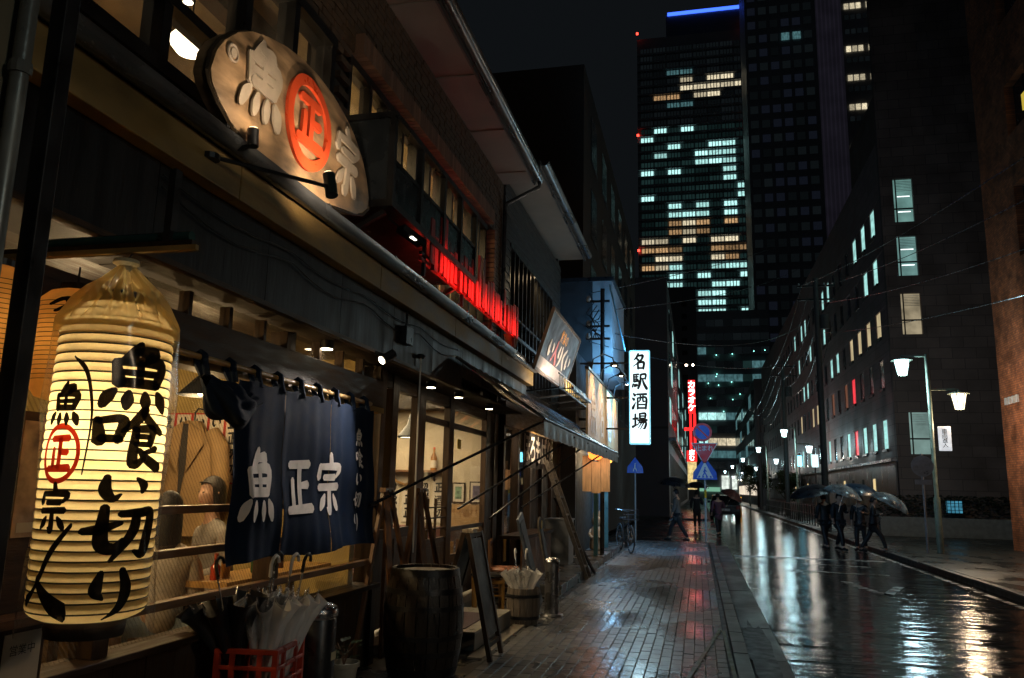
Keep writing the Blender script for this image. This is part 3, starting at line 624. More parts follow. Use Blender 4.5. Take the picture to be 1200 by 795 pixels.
# ------------------------------------------------------------------ door section
XD = -3.0
yd = [6.91,7.07,7.47,7.63,8.2,8.48,9.38,9.57,11.14,11.35]
for a,b in ((6.91,7.07),(7.47,7.63),(8.2,8.48),(9.38,9.57),(11.14,11.35),(11.62,11.86)): box('door_stile', wood_v, bh, XD-.05, XD+.03, a, b, .2, 2.64, bev=.004)
box('door_head', wood_d, bh, XD-.06, XD+.02, 6.91, 11.86, 2.50, 2.63)
box('end_panel', wood_v, bh, XD-.04, XD+.01, 11.35, 11.62, .2, 2.5)
box('sill', tile_top, bh, XD-.1, XD+.06, 6.85, 11.86, 0, .16)
box('sill_trim', M('pale_threshold',(.42,.38,.32),.5), bh, XD+.061, XD+.075, 6.95, 11.8, .09, .165)
for a,b,lo in ((7.07,7.47,1.12),(7.63,8.2,1.12),(8.48,9.38,.95),(9.57,11.14,.72)):
    d = box('sliding_door', wood_d, bh, XD-.03, XD+.012, a, b, .2, lo, bev=.003)
    box('door_glass', clear, d, XD-.012, XD-.008, a, b, lo, 2.5)
    box('bottom_panel', wood_v, d, XD+.013, XD+.022, a+.07, b-.07, .3, lo-.1, bev=.003)
    if b-a > .7: box('mid_rail', wood_d, d, XD-.025, XD+.012, a, b, 2.26, 2.33)
    if lo < .9: box('dado_rail', wood_d, d, XD-.025, XD+.012, a, b, 1.0, 1.05)
    elif lo == .95:
        for k in range(3): box('lattice_bar', wood_d, d, XD-.02, XD+.006, a, b, 1.05+k*.12, 1.065+k*.12)
        for k in range(2): box('lattice_upright', wood_v, d, XD-.02, XD+.007, a+.28+k*.28, a+.3+k*.28, .95, 1.4)
dh = MB().tube([(XD+.03,8.56,1.2),(XD+.06,8.56,1.22),(XD+.06,8.56,1.5),(XD+.03,8.56,1.52)],.01,8).build('door_handle', chrome, bh, smooth=True)
box('yellow_sticker', M('yellow_sticker',(.6,.45,.06),.5,bump=0), bh, XD-.006, XD-.004, 9.83, 9.99, 2.02, 2.14)
# bar room
rm = MB(); rm.box(-7.0,-6.9,6.73,YE-.17,.1,2.75); rm.box(-6.88,XD-.1,YE-.28,YE-.17,.1,2.75)
rm.build('bar_room_wall', plast, bh)
box('bar_room_ceiling', wood_d, bh, -6.88, XD-.1, 6.74, YE-.28, 2.68, 2.74); box('bar_room_floor', wood_d, bh, -6.88, XD-.1, 6.74, YE-.28, .1, .16)
YB = YE-.285
box('wall_dado', wood_d, bh, -6.5, -3.12, YB-.03, YB, .16, .93)
lamp('bar_room_light','AREA',(-4.3,9.3,2.66),150,(1,.76,.46),aim=(-4.3,9.3,0),sx=1.6,sy=3.5)
pn = thing('pendant_lamp','dark conical pendant lamp hung on a chain inside the glass doors','lamp',(-3.52,9.5,2.1))
MB().lathe([(.02,.3),(.035,.24),(.05,.17),(.155,.03),(.165,0)],20,(-3.52,9.5,2.13),cap=False).build('shade',M('green_black_enamel',(.015,.02,.017),.35),pn,smooth=True,solid=.004)
MB().lathe([(.15,.008),(.15,.02)],20,(-3.52,9.5,2.13)).build('diffuser',E('pendant_glow',(1,.86,.62),6),pn)
MB().tube([(-3.52,9.5,2.43),(-3.52,9.5,2.68)],.006).build('chain',black,pn)
an = thing('antler_ornament','pair of pale curved antlers hung on the bar room wall','ornament',(-4.35,YB,1.6))
for s in (-1,1):
    MB().tube([(-4.35,YB-.02,1.55),(-4.35+s*.12,YB-.1,1.6),(-4.35+s*.2,YB-.14,1.8),(-4.35+s*.16,YB-.12,2.0)],[.022,.02,.015,.005],8).build('antler',bamboo,an,smooth=True)
    MB().tube([(-4.35+s*.17,YB-.13,1.7),(-4.35+s*.28,YB-.16,1.82)],[.014,.004],8).build('tine',bamboo,an,smooth=True)
for i,(x,z,w,h,c,lab) in enumerate(((-3.5,1.45,.2,.3,(.2,.32,.22),'green'),(-3.22,1.46,.22,.32,(.12,.10,.16),'dark violet'),(-5.02,2.35,.14,.4,(.45,.03,.03),'red'),(-4.82,2.38,.14,.42,(.5,.10,.05),'orange red'))):
    fp = thing('framed_picture','framed %s picture hanging on the bar room end wall' % lab,'picture',(x,YB,z-h/2))
    box('frame',wood_v if i < 2 else M('red_poster_edge',(.4,.05,.04),.7),fp,x-w/2,x+w/2,YB-.022,YB-.001,z-h/2,z+h/2)
    box('mount',offw,fp,x-w/2+.02,x+w/2-.02,YB-.026,YB-.022,z-h/2+.02,z+h/2-.02)
    box('image',M('picture_'+str(i),c,.7,var=.8,scale=18),fp,x-w/2+.05,x+w/2-.05,YB-.03,YB-.026,z-h/2+.06,z+h/2-.06)
kp = box('kraft_poster',M('kraft_paper',(.42,.27,.13),.9),None,-3.62,-3.1,YB-.008,YB-.002,.97,1.28,label='brown kraft paper notice pinned under the framed pictures',cat='notice')
text('writing','本日のおすすめ\n限定',M('brown_ink',(.2,.09,.03),.8),(-3.36,YB-.009,1.15),(1,0,0),(0,0,1),.07,kp)
for i in range(7):
    x = -5.35+i*.24
    ps = thing('wall_menu','white hanging menu sheet with black brush writing on the end wall','poster',(x,YB,.95),'white menu sheets on the bar room end wall')
    box('sheet',offw,ps,x,x+.19,YB-.01,YB-.004,1.0,1.62); mb = MB()
    for j in range(3): glyph(mb,random.choice('魚切い宗り正名酒'),plane_map((x+.095,YB-.012,1.52-j*.19),(1,0,0),(0,0,1),(0,-1,0),.13,.15,.0002))
    mb.build('writing',ink,ps)
sh = thing('wall_shelf','long brown wall shelf above the menu sheets in the bar room','shelf',(-4.6,YB,1.72))
MB().box(-5.5,-3.7,YB-.2,YB,1.74,1.77).build('board',wood_m,sh)
for x in (-5.3,-4.6,-3.9): MB().prism([(x,YB,1.74),(x,YB-.16,1.74),(x,YB,1.6)],(.02,0,0)).build('bracket',wood_v,sh)
cols = ('amber','green','brown','red')
for i in range(9):
    x = -5.4+i*.19
    if -4.7 < x < -4.0: continue
    bo = thing('sake_bottle','tall %s bottle with paper label on the bar room wall shelf' % cols[i%4],'bottle',(x,YB-.1,1.77),'bottles on the bar room shelf')
    MB().lathe([(.045,0),(.048,.01),(.048,.19),(.016,.27),(.016,.33)],14,(x,YB-.1,1.77)).build('body',MATS['bottle_'+cols[i%4]],bo,smooth=True)
    MB().lathe([(.049,.04),(.049,.15)],14,(x,YB-.1,1.77)).build('paper_label',offw,bo,smooth=True); MB().lathe([(.018,.32),(.018,.345)],10,(x,YB-.1,1.77)).build('cap',redp,bo)
for i in range(2):
    bn = thing('bench','%s brown padded bench inside the glass doors' % ('near','far')[i],'bench',(-3.9,8.6+i*1.5,.16)); y = 8.6+i*1.5
    MB().box(-4.6,-3.25,y-.25,y+.2,.5,.6).build('seat',M('oxblood_vinyl',(.12,.045,.03),.35,bump=.1),bn,bev=.02); MB().box(-4.6,-3.25,y+.2,y+.3,.5,1.02).build('backrest',MATS['oxblood_vinyl'],bn,bev=.02); MB().box(-4.55,-3.3,y-.2,y+.25,.16,.5).build('base',wood_d,bn)
# canopy downlights
for i,(x,y) in enumerate(((-2.80,5.6),(-2.76,8.0),(-2.74,8.95),(-2.72,10.3))):
    dl = thing('downlight','small canopy downlight throwing light on the %s' % ('navy curtain','first glass doors','middle glass doors','end of the doorway')[i],'lamp',(x,y,2.58))
    MB().lathe([(.055,0),(.055,.07)],16,(x,y,2.575)).build('can',black,dl,smooth=True)
    MB().lathe([(.045,0),(.045,.004)],16,(x,y,2.5705)).build('lens',E('downlight_lens',(1,.82,.55),22),dl)
ls_ = thing('track_spotlight','small black track spotlight below the fascia aimed at the navy curtain','lamp',(-2.46,5.95,2.5))
MB().bar((-2.54,5.95,2.60),(-2.44,5.95,2.57),.03).build('arm',black,ls_); MB().tube([(-2.40,5.99,2.60),(-2.46,5.90,2.53)],.038,14).build('body',black,ls_,smooth=True); MB().tube([(-2.461,5.899,2.529),(-2.463,5.896,2.5265)],.032,14).build('lens',E('downlight_lens',(1,.82,.55),22),ls_)
lamp('curtain_spot','SPOT',(-2.34,5.95,2.48),55,(1,.90,.80),.03,aim=(-2.66,5.0,1.28),angle=86,blend=.45)
lamp('curtain_wash','SPOT',(-2.60,5.75,2.56),16,(.75,.88,1),.03,aim=(-2.70,5.72,1.5),angle=46,blend=.7)
for y in (8.0,8.95,10.3): lamp('door_spot','SPOT',(-2.75,y,2.56),26,(1,.72,.4),.04,aim=(-2.6,y+.1,0),angle=95,blend=.7)
# ------------------------------------------------------------------ navy noren
XN = -2.68
nr = thing('noren_curtain','navy cotton shop curtain with big pale brush characters on a bamboo pole','curtain',(XN,5.1,1.05))
MB().tube([(XN-.05,3.62,2.235),(XN-.05,6.35,2.225)],.018,10).build('pole',bamboo,nr,smooth=True)
for y in (3.75,6.3): MB().bar((XF+.03,y,2.23),(XN-.05,y,2.23),.025).build('pole_bracket',black,nr)
def nx(y,z):
    t = (2.15-z)/1.1; f = math.sin(y*7.3)+.6*math.sin(y*17+1.3)+.35*math.sin(y*29)
    g = .042+.02*math.sin(y*2.1)
    f += .25*math.sin(y*43+z)
    return XN+f*g*(.35+.65*t)*(.42)+.05*t*t+(.02*math.sin(z*9+y*3))*t
def nz(y,t):
    sag = .018*abs(math.sin((y-3.9)/.27*math.pi))
    return 2.17-sag*(1-t)-t*(1.1+.015*math.sin(y*5))
for a,b in ((4.26,4.80),(4.812,5.49),(5.495,6.28)):
    MB().grid(lambda u,v: (nx(a+u*(b-a)-.05*v*(1-u)*(a<4.3), nz(a+u*(b-a),v)), a+u*(b-a)-.03*v*(1-u)*(a<4.3), nz(a+u*(b-a),v)), 60, 40).build('cloth_panel',navy,nr,smooth=True)
# bunched left corner thrown over the pole
def flap(u,v):
    a = u*2*math.pi; y = 3.80+v*.52; r = (.035+.10*math.sin(min(1,v*1.15)*math.pi)**.7)*(1+.22*math.sin(a*3+v*9)+.12*math.sin(a*7))
    return (XN+.06+r*.75*math.cos(a)+.02, y-.06*math.sin(a)*v, 2.09-.10*math.sin(v*math.pi)+r*.8*math.sin(a)-.05*v)
MB().grid(flap,40,24).build('bunched_corner',navy,nr,smooth=True)
for i in range(9):
    y = 3.92+i*.285
    MB().tube([(XN+.0,y,2.13),(XN-.02,y,2.2),(XN-.025,y,2.245),(XN-.05,y,2.262),(XN-.078,y,2.245),(XN-.07,y,2.2),(XN-.03,y,2.13)],.02,6).build('tab',navy,nr,smooth=True)
mb = MB()
def nmap(yc,zc,w,h): return lambda u,v,k: (lambda y,z: (nx(y,z)+.006+k*.0004, y, z))(yc+(u-.5)*w, zc+(v-.5)*h)
glyph(mb,'魚',nmap(4.50,1.52,.38,.44),.85); g1 = mb.build('character',cloth_w,nr)
for ch,y,z,w,h in (('正',5.06,1.52,.34,.38),('宗',5.50,1.53,.40,.42)):
    mb = MB(); glyph(mb,ch,nmap(y,z,w,h),.9); mb.build('character',cloth_w,nr)
for i,ch in enumerate('魚喰い切り'):
    mb = MB(); glyph(mb,ch,nmap(6.02,1.915-i*.165,.13,.14),.9,4); mb.build('small_character',cloth_w,nr)
# ------------------------------------------------------------------ big paper lantern
LC = Vector((-2.14,2.55,0)); LR = .198; LZ0, LZ1 = 1.05, 2.205
vd = Vector((-2.14,2.55,0)).normalized(); vr = Vector((vd.y,-vd.x,0))
bl = thing('paper_lantern','large glowing paper lantern with black brush characters under a clear plastic bag','lantern',(LC.x,LC.y,LZ0))
wash = paper('glowing_lantern_paper',(1.0,.79,.42),.8,.12)
nh = 33; dzh = (LZ1-LZ0-.02)/nh
def lrad(z):
    t = (z-LZ0)/(LZ1-LZ0)
    if t > .91: return LR*(1-.46*((t-.91)/.09)**1.25)
    if t < .04: return LR*(.97-.35*((.04-t)/.04)**1.6)
    return LR*(.955+.045*math.sin(t*math.pi*.9+.3))
prof = []
for i in range(nh*4+1):
    z = LZ0+.01+i*dzh/4; s = math.sin((i%4)/4*math.pi); prof.append((lrad(z)+.0045*s,z))
def crinkle(r,z,a): return r*(1+.004*math.sin(a*37+z*90)*math.sin(a*11))
mb = MB(); n = 72
mb.v = [(LC.x+crinkle(r,z,2*math.pi*j/n)*math.cos(2*math.pi*j/n), LC.y+crinkle(r,z,2*math.pi*j/n)*math.sin(2*math.pi*j/n), z) for r,z in prof for j in range(n)]
mb.f = [(i*n+j,i*n+(j+1)%n,(i+1)*n+(j+1)%n,(i+1)*n+j) for i in range(len(prof)-1) for j in range(n)]
mb.build('paper_shell',wash,bl,smooth=True)
for i in range(nh+1):
    z = LZ0+.01+i*dzh; r = lrad(z)+.0008
    MB().tube([(LC.x+r*math.cos(t),LC.y+r*math.sin(t),z) for t in [2*math.pi*j/40 for j in range(41)]],.0028,5,False).build('hoop',M('lantern_wire',(.035,.025,.012),.6),bl,smooth=True)
MB().lathe([(.100,0),(.104,.008),(.104,.04),(.098,.045)],32,(LC.x,LC.y,LZ1-.01),cap=False).build('top_ring',black,bl,smooth=True,solid=.006)
MB().lathe([(.125,-.05),(.13,-.02),(.125,.012)],32,(LC.x,LC.y,LZ0),cap=False).build('bottom_ring',wood_d,bl,smooth=True,solid=.006)
def lmap(th,zc,w,h):
    def f(u,v,k):
        z = zc+(v-.5)*h; a = R_(th)+(u-.5)*w/.262; r = lrad(z)+.0085+k*.0004
        p = LC-vd*r*math.cos(a)+vr*r*math.sin(a); return (p.x,p.y,z)
    return f
inkl = paper('ink_soaked_paper',(.012,.010,.008),.5)
for ch,z,w,h,th in (('魚',1.905,.33,.24,24),('喰',1.69,.33,.21,22),('い',1.515,.26,.14,22),('切',1.36,.34,.21,22),('り',1.165,.26,.18,20)):
    mb = MB(); glyph(mb,ch,lmap(th,z,w,h),.98,8); mb.build('character',inkl,bl)
for ch,z,w,h in (('魚',1.80,.16,.15),('宗',1.44,.16,.16)):
    mb = MB(); glyph(mb,ch,lmap(-43,z,w,h),.95,6); mb.build('small_character',inkl,bl)
ri = paper('red_ink_on_paper',(.42,.03,.015),.7)
mb = MB(); glyph(mb,'正',lmap(-43,1.63,.12,.13),1.1,6); mb.build('small_character',ri,bl)
ring = [(50+50*math.cos(t),50+50*math.sin(t),5) for t in [2*math.pi*i/16 for i in range(17)]]
mb = MB(); glyph(mb,' '.join('%f,%f,%f'%q for q in ring),lmap(-43,1.63,.18,.19),1,3); mb.build('red_circle',ri,bl)
for st in ("0,100,1 40,86,4 62,60,4 70,30,3 62,-20,2",): 
    mb = MB(); glyph(mb,st,lmap(-22,1.80,.16,.34),1,8); mb.build('fish_outline',inkl,bl)
mb = MB(); glyph(mb,"96,100,3 60,70,5 40,44,5 34,36,5 62,18,9 96,4,12;34,36,3 20,24,4 2,14,7",lmap(-44,1.24,.22,.30),1,8); mb.build('fish_outline',inkl,bl)
lamp('lantern_bulb','POINT',(LC.x,LC.y,1.72),7.0,(1,.80,.48),.06,parent=bl)
# plastic bag
def bag(u,v):
    a = u*2*math.pi
    z = LZ0-.04+v*(2.345-LZ0+.04); t = max(0,(z-2.10)/(2.345-2.10))
    r = (LR+.022)*(1-.88*t**1.05) if t > 0 else LR+.016+.008*math.sin(z*7+1)
    w = .005*math.sin(a*5+z*3)+.003*math.sin(a*13+z*11)+.0035*math.sin(a*9-z*17)*math.sin(z*5+a*2); w += (.20*r*math.sin(a*17+.6*math.sin(z*40))+.14*r*math.sin(a*29+1))*min(1,t*1.6)
    return (LC.x+(r+w)*math.cos(a), LC.y+(r+w)*math.sin(a), z+.01*math.sin(a*3)*t)
MB().grid(lambda u,v: bag(u,v*.79),110,44).build('plastic_bag',polyb,bl,smooth=True)
nk = bpy.data.materials.new('gathered_polythene'); nk.use_nodes = True; _n = nk.node_tree.nodes; _l = nk.node_tree.links; _n.remove(_n['Principled BSDF'])
_t = _n.new('ShaderNodeBsdfTransparent'); _s = _n.new('ShaderNodeBsdfTranslucent'); _s.inputs[0].default_value = (.95,.72,.30,1); _d = _n.new('ShaderNodeBsdfGlossy'); _d.inputs['Roughness'].default_value = .2
_m = _n.new('ShaderNodeMixShader'); _m.inputs[0].default_value = .48; _l.new(_t.outputs[0],_m.inputs[1]); _l.new(_s.outputs[0],_m.inputs[2]); _m2 = _n.new('ShaderNodeMixShader'); _m2.inputs[0].default_value = .1; _l.new(_m.outputs[0],_m2.inputs[1]); _l.new(_d.outputs[0],_m2.inputs[2]); _l.new(_m2.outputs[0],_n['Material Output'].inputs[0])
MB().grid(lambda u,v: bag(u,.79+v*.21),170,16).build('bag_neck',nk,bl,smooth=True)
MB().lathe([(.02,-.02),(.03,0),(.024,.015),(.05,.03),(.045,.045),(.02,.05)],14,(LC.x,LC.y,2.335)).build('bag_knot',M('twisted_polythene',(.5,.42,.25),.3,bump=.8,bscale=40),bl)
br_ = thing('lantern_bracket','dark timber arm with green glass tube lamp holding the big lantern','bracket',(-2.3,2.6,2.4))
MB().box(-2.86,-1.87,2.56,2.62,2.425,2.455).build('arm',wood_d,br_); MB().box(-2.86,-1.83,2.53,2.55,2.405,2.425).build('edge',ochre,br_)
MB().tube([(-2.62,2.6,2.48),(-1.90,2.6,2.48)],.022,10).build('tube',M('green_tube',(.02,.06,.055),.15),br_,smooth=True)
MB().tube([(LC.x,2.58,2.42),(LC.x,LC.y,2.38)],.004,5).build('hanging_wire',black,br_)
MB().box(-2.0,-1.97,2.56,2.6,2.455,2.75).build('hanger_strap',black,br_)
# two smaller unlit-orange lanterns
for i,(x,y,z,sc_) in enumerate(((-2.58,2.80,1.86,1.0),(-2.66,2.47,1.88,1.0))):
    sl = thing('small_lantern','amber paper lantern with %s hanging behind the big glowing lantern' % ('a brush crest' if i==0 else 'plain sides'),'lantern',(x,y,z))
    pr = [(.06,0),(.11,.015),(.135,.05)]+[(.14+.003*(k%2),.07+k*.012) for k in range(28)]+[(.13,.43),(.10,.46),(.06,.475)]
    MB().lathe(pr,36,(x,y,z),cap=False).build('paper_shell',paper('amber_lantern_paper',(.80,.50,.18),.7),sl,smooth=True)
    for k in range(18): MB().tube([(x+.1435*math.cos(t),y+.1435*math.sin(t),z+.08+k*.019) for t in [2*math.pi*j/28 for j in range(29)]],.0015,4,False).build('hoop',M('lantern_wire'),sl)
    MB().lathe([(.065,.47),(.065,.50)],20,(x,y,z)).build('top_ring',black,sl); MB().tube([(x,y,z+.5),(x,y,2.44)],.004,5).build('wire',black,sl)
    if i == 0:
        mb = MB()
        def sm_(u,v,k): 
            a = (u-.5)*1.5; r = .148+k*.0004; p = Vector((x,y,0))-vd*r*math.cos(a)+vr*r*math.sin(a); return (p.x,p.y,z+.30+v*.14)
        glyph(mb,"10,60,4 40,80,6 90,70,4;20,40,4 50,60,6 84,50,4;40,80,5 48,40,5 60,10,3;30,20,4 70,30,5;60,88,3 84,92,4 96,84,3",sm_,1,4); mb.build('crest',inkl,sl)
    lamp('small_lantern_bulb','POINT',(x,y,z+.24),.55,(1,.62,.25),.05,parent=sl)
# fish signboard
XS = -2.40
fo = [(3.19,3.60),(3.21,3.72),(3.27,3.82),(3.38,3.93),(3.52,4.02),(3.70,4.09),(3.92,4.155),(4.15,4.195),(4.38,4.20),(4.60,4.175),(4.80,4.12),(4.98,4.03),(5.14,3.91),(5.26,3.78),(5.36,3.66),(5.40,3.58),(5.30,3.50),(5.12,3.445),(4.9,3.40),(4.65,3.35),(4.4,3.315),(4.1,3.30),(3.85,3.31),(3.62,3.345),(3.43,3.405),(3.30,3.475),(3.22,3.54)]
fo = [(4.28+(y-4.28)*.93, 3.75+(z-3.75)*.93) for y,z in fo]
fs = thing('fish_signboard','large fish shaped wooden shop sign with raised characters and red circle emblem','sign',(XS,4.2,3.3))
fc = (4.25,3.75)
def dome(y,z):
    dy, dz = (y-fc[0])/1.1, (z-fc[1])/.46; return XS+.075*max(0,1-dy*dy-dz*dz)**.5-.10*(z-3.75)*0
mb = MB(); rings = 8; k = len(fo)
for r in range(rings+1):
    s = 1-r/rings*.999
    for y,z in fo: mb.v.append((dome(fc[0]+(y-fc[0])*s, fc[1]+(z-fc[1])*s), fc[0]+(y-fc[0])*s, fc[1]+(z-fc[1])*s))
mb.f = [(r*k+i,r*k+(i+1)%k,(r+1)*k+(i+1)%k,(r+1)*k+i) for r in range(rings) for i in range(k)]
mb.f.append(tuple(rings*k+i for i in range(k)))
n0 = len(mb.v); mb.v += [(XS-.08,y,z) for y,z in fo]; mb.f += [(i,(i+1)%k,n0+(i+1)%k,n0+i) for i in range(k)]+[tuple(n0+i for i in range(k))]
mb.build('fish_board',fishm,fs,smooth=True)
rim = MB().tube([(XS,y,z) for y,z in fo+fo[:1]],.014,6).build('rim',M('dark_rim',(.05,.035,.02),.5),fs,smooth=True)
def fmap(yc,zc,w,h,l=.012): return lambda u,v,q: (lambda y,z: (dome(y,z)+l+q*.0012, y, z))(yc+(u-.5)*w, zc+(v-.5)*h)
for ch,y,z,w,h in (('魚',3.66,3.74,.40,.46),('宗',4.76,3.72,.42,.46)):
    mb = MB(); glyph(mb,ch,fmap(y,z,w,h),.92,6); mb.build('raised_character',fishl,fs,solid=.014)
mb = MB(); glyph(mb,'正',fmap(4.20,3.75,.34,.34),1.0,6); mb.build('red_character',redp,fs,solid=.02)
mb = MB(); glyph(mb,' '.join('%f,%f,%f'%(q[0],q[1],6.5) for q in ring),fmap(4.20,3.75,.50,.53),1,3); mb.build('red_ring',redp,fs,solid=.02)
ex = dome(3.40,3.77)+.004
MB().tube([(ex,3.40,3.77),(ex+.006,3.40,3.77)],.026,20).build('eye',fishl,fs)
MB().tube([(ex,3.40+.043*math.cos(t),3.77+.043*math.sin(t)) for t in [2*math.pi*i/20 for i in range(21)]],.009,6).build('eye_ring',fishl,fs,smooth=True)
for y in (3.6,4.9): MB().bar((XS-.08,y,3.6),(XW-.02,y,3.6),.04).build('wall_bracket',black,fs); 
# spotlight for the fish
sp = thing('spotlight','dark green cylinder spotlight on a thin arm below the fish sign','lamp',(-2.1,4.3,3.1))
MB().tube([(-2.46,3.45,3.22),(-2.06,4.0,3.24)],.012,8).build('arm',black,sp,smooth=True); MB().lathe([(.05,0),(.05,.03)],12,(-2.46,3.45,3.2)).build('mount',black,sp)
MB().tube([(-2.04,4.02,3.19),(-2.08,4.04,3.33)],.036,14).build('body',M('bottle_green_enamel',(.015,.03,.026),.35),sp,smooth=True)
MB().tube([(-2.08,4.04,3.331),(-2.081,4.041,3.335)],.03,14).build('lens',E('fish_spot_lens',(1,.7,.38),5),sp)
lamp('fish_spot','SPOT',(-1.98,4.25,3.30),31,(1,.78,.55),.03,aim=(-2.38,4.4,3.75),angle=130,blend=.9)
sq = thing('spotlight','stubby black spotlight standing on the canopy edge under the fish nose','lamp',(-2.3,3.5,3.3))
MB().tube([(-2.30,3.58,3.32),(-2.31,3.585,3.42)],.03,14).build('body',black,sq,smooth=True); MB().tube([(-2.31,3.585,3.421),(-2.3105,3.5852,3.424)],.026,14).build('lens',E('fish_spot_lens',(1,.7,.38),5),sq); MB().bar((-2.42,3.58,3.30),(-2.30,3.58,3.33),.02).build('bracket',black,sq)
lamp('fish_spot','SPOT',(-1.95,3.5,3.42),12,(1,.78,.55),.03,aim=(-2.38,3.6,3.8),angle=130,blend=.9)
# ------------------------------------------------------------------ near pier with pipes
pr_ = thing('neighbour_pier','stained olive rendered wall pier with grey downpipe beside the lanterns','wall',(-2.6,1.3,0))
box('render',pierm,pr_,-3.3,-2.12,.4,1.97,0,5.2)
MB().tube([(-2.07,1.90,0),(-2.07,1.90,5.2)],.028,12).build('downpipe',zinc,pr_,smooth=True)
for z in (.6,2.0,2.82,3.9): MB().lathe([(.034,-.02),(.036,0),(.034,.02)],12,(-2.07,1.90,z)).build('pipe_collar',zinc,pr_)
pp = thing('black_post','slim black steel post standing in front of the rendered pier','post',(-2.05,2.06,0))
MB().box(-2.09,-2.03,2.0,2.06,0,5.4).build('shaft',black,pp,bev=.004); MB().box(-2.12,-2.0,1.97,2.09,0,.02).build('base_plate',black,pp)
cb = thing('poster_case','small glass poster case with colourful beer posters under the amber lanterns','poster case',(-2.55,2.6,1.2))
box('case',wood_d,cb,-2.80,-2.74,2.22,3.05,1.0,1.82)
for i,(y,c) in enumerate(((2.26,(.12,.28,.30)),(2.52,(.45,.13,.10)),(2.78,(.5,.36,.28)))):
    q = box('poster',M('poster_print_%d'%i,c,.6,var=.8,scale=7,bump=0),cb,-2.739,-2.735,y,y+.23,1.3,1.78)
    box('poster_caption',offw,q,-2.734,-2.732,y+.02,y+.2,1.32,1.36)
box('shelf',wood_m,cb,-2.8,-2.62,2.2,3.1,.96,.995)
for i in range(3):
    nb = thing('notice_board',('pale menu notice','photo menu notice','small white notice')[i]+' fixed to the front under the amber lanterns','notice',(-2.72,2.3+i*.28,.6))
    box('board',wood_d,nb,-2.74,-2.72,2.22+i*.28,2.45+i*.28,.62,.94); box('sheet',(offw,M('photo_menu',(.3,.12,.08),.5,var=.8,scale=14,bump=0),offw)[i],nb,-2.719,-2.716,2.24+i*.28,2.43+i*.28,.65,.92)
    text('writing',('お品書き','鮮魚','営業中')[i],ink,(-2.7165,2.335+i*.28,.85),(0,1,0),(0,0,1),.045,nb)
# ------------------------------------------------------------------ balcony
bal = thing('balcony','dark steel box balcony with glass-and-panel front under the brick lintel','balcony',(-2.65,6.5,3.7))
y0,y1,x0 = 5.55,8.0,-2.3
box('floor_slab',black,bal,-3.0,x0,y0,y1,3.70,3.76)
fr = []
for y in (y0,6.2,6.85,7.4,y1-.05): box('post',black,bal,x0-.05,x0,y,y+.05,3.76,4.45)
box('top_rail',black,bal,x0-.055,x0+.005,y0,y1,4.45,4.5); box('end_rail',black,bal,-2.98,x0-.055,y0,y0+.05,4.45,4.5)
for a,b in ((y0+.05,6.2),(6.25,6.85),(6.9,7.4),(7.45,y1-.05)): box('infill_panel',M('smoked_panel',(.025,.03,.034),.25,bump=0),bal,x0-.03,x0-.022,a,b,3.77,4.08); box('mid_rail',black,bal,x0-.04,x0-.01,a,b,4.08,4.11)
box('end_panel',M('smoked_panel'),bal,-2.98,x0-.06,y0+.02,y0+.03,3.77,4.45)
MB().bar((-2.95,y0+.1,3.4),(x0-.1,y0+.1,3.69),.04).build('brace',black,bal); MB().bar((-2.95,y1-.1,3.4),(x0-.1,y1-.1,3.69),.04).build('brace',black,bal)
ac = thing('floodlight','small tilted floodlight with a lit tube slung under the balcony','lamp',(-2.3,5.9,3.55))
MB().bar((-2.32,5.8,3.60),(-2.2,6.0,3.52),.10,.05).build('housing',gun,ac); MB().bar((-2.245,5.86,3.545),(-2.20,5.95,3.525),.03,.02).build('tube',E('flood_tube',(1,.9,.75),6),ac); MB().bar((-2.32,5.85,3.6),(-2.45,5.85,3.71),.02).build('bracket',black,ac)
# red slat sign lit by neon
rs = thing('red_slat_screen','ragged screen of red painted boards lit by red neon on the canopy roof','screen',(-2.35,8.2,3.4))
y = 6.55; rr = random.Random(5)
while y < 10.1:
    w = rr.uniform(.07,.11); h = rr.uniform(.28,.46) if rr.random() > .25 else rr.uniform(.46,.6)
    zb = 3.50+rr.uniform(-.02,.03)
    MB().box(-2.34+rr.uniform(-.02,.02),-2.315,y,y+w,zb,zb+h).build('red_board',redsl,rs); y += w+rr.choice((.012,.03,.06,.11))
for z in (3.56,3.78): box('batten',black,rs,-2.37,-2.345,6.4,10.15,z,z+.03)
MB().bar((-2.36,6.4,3.52),(-2.36,10.2,3.52),.03).build('rail',redsl,rs)
for yy in (6.5,7.7,8.9,10.1): MB().bar((-2.36,yy,3.38),(-2.36,yy,3.8),.03).build('stay',black,rs)
for i in range(5): MB().tube([(-2.49,6.7+i*.7,3.41),(-2.49,7.3+i*.7,3.41)],.012,8).build('neon_tube',E('red_neon',(1,.03,.02),14),rs,smooth=True)
ng = lamp('red_neon_glow','AREA',(-2.10,8.4,3.42),13,(1,.05,.03),aim=(-2.45,8.4,3.70),sx=3.4,sy=.05,parent=rs); ng.data.spread = R_(55)
lamp('red_neon_wall','AREA',(-2.5,8.4,3.5),2.2,(1,.06,.03),aim=(-2.9,8.4,5.2),sx=3.6,sy=.06,parent=rs)
pa = thing('potted_roof_plant','leggy dry plant in a pot on the canopy roof beside the red boards','plant',(-2.4,10.3,3.4))
MB().lathe([(.07,0),(.1,.16),(.11,.17)],14,(-2.45,10.35,3.42)).build('pot',M('terracotta',(.25,.1,.05),.7),pa)
for i in range(22):
    a = i*2.4; MB().tube([(-2.45,10.35,3.55),(-2.45+.06*math.cos(a),10.35+.06*math.sin(a),3.7),(-2.45+.16*math.cos(a),10.35+.18*math.sin(a),3.72+.1*math.sin(i*1.7))],[.005,.004,.002],5).build('stem',leafm,pa)
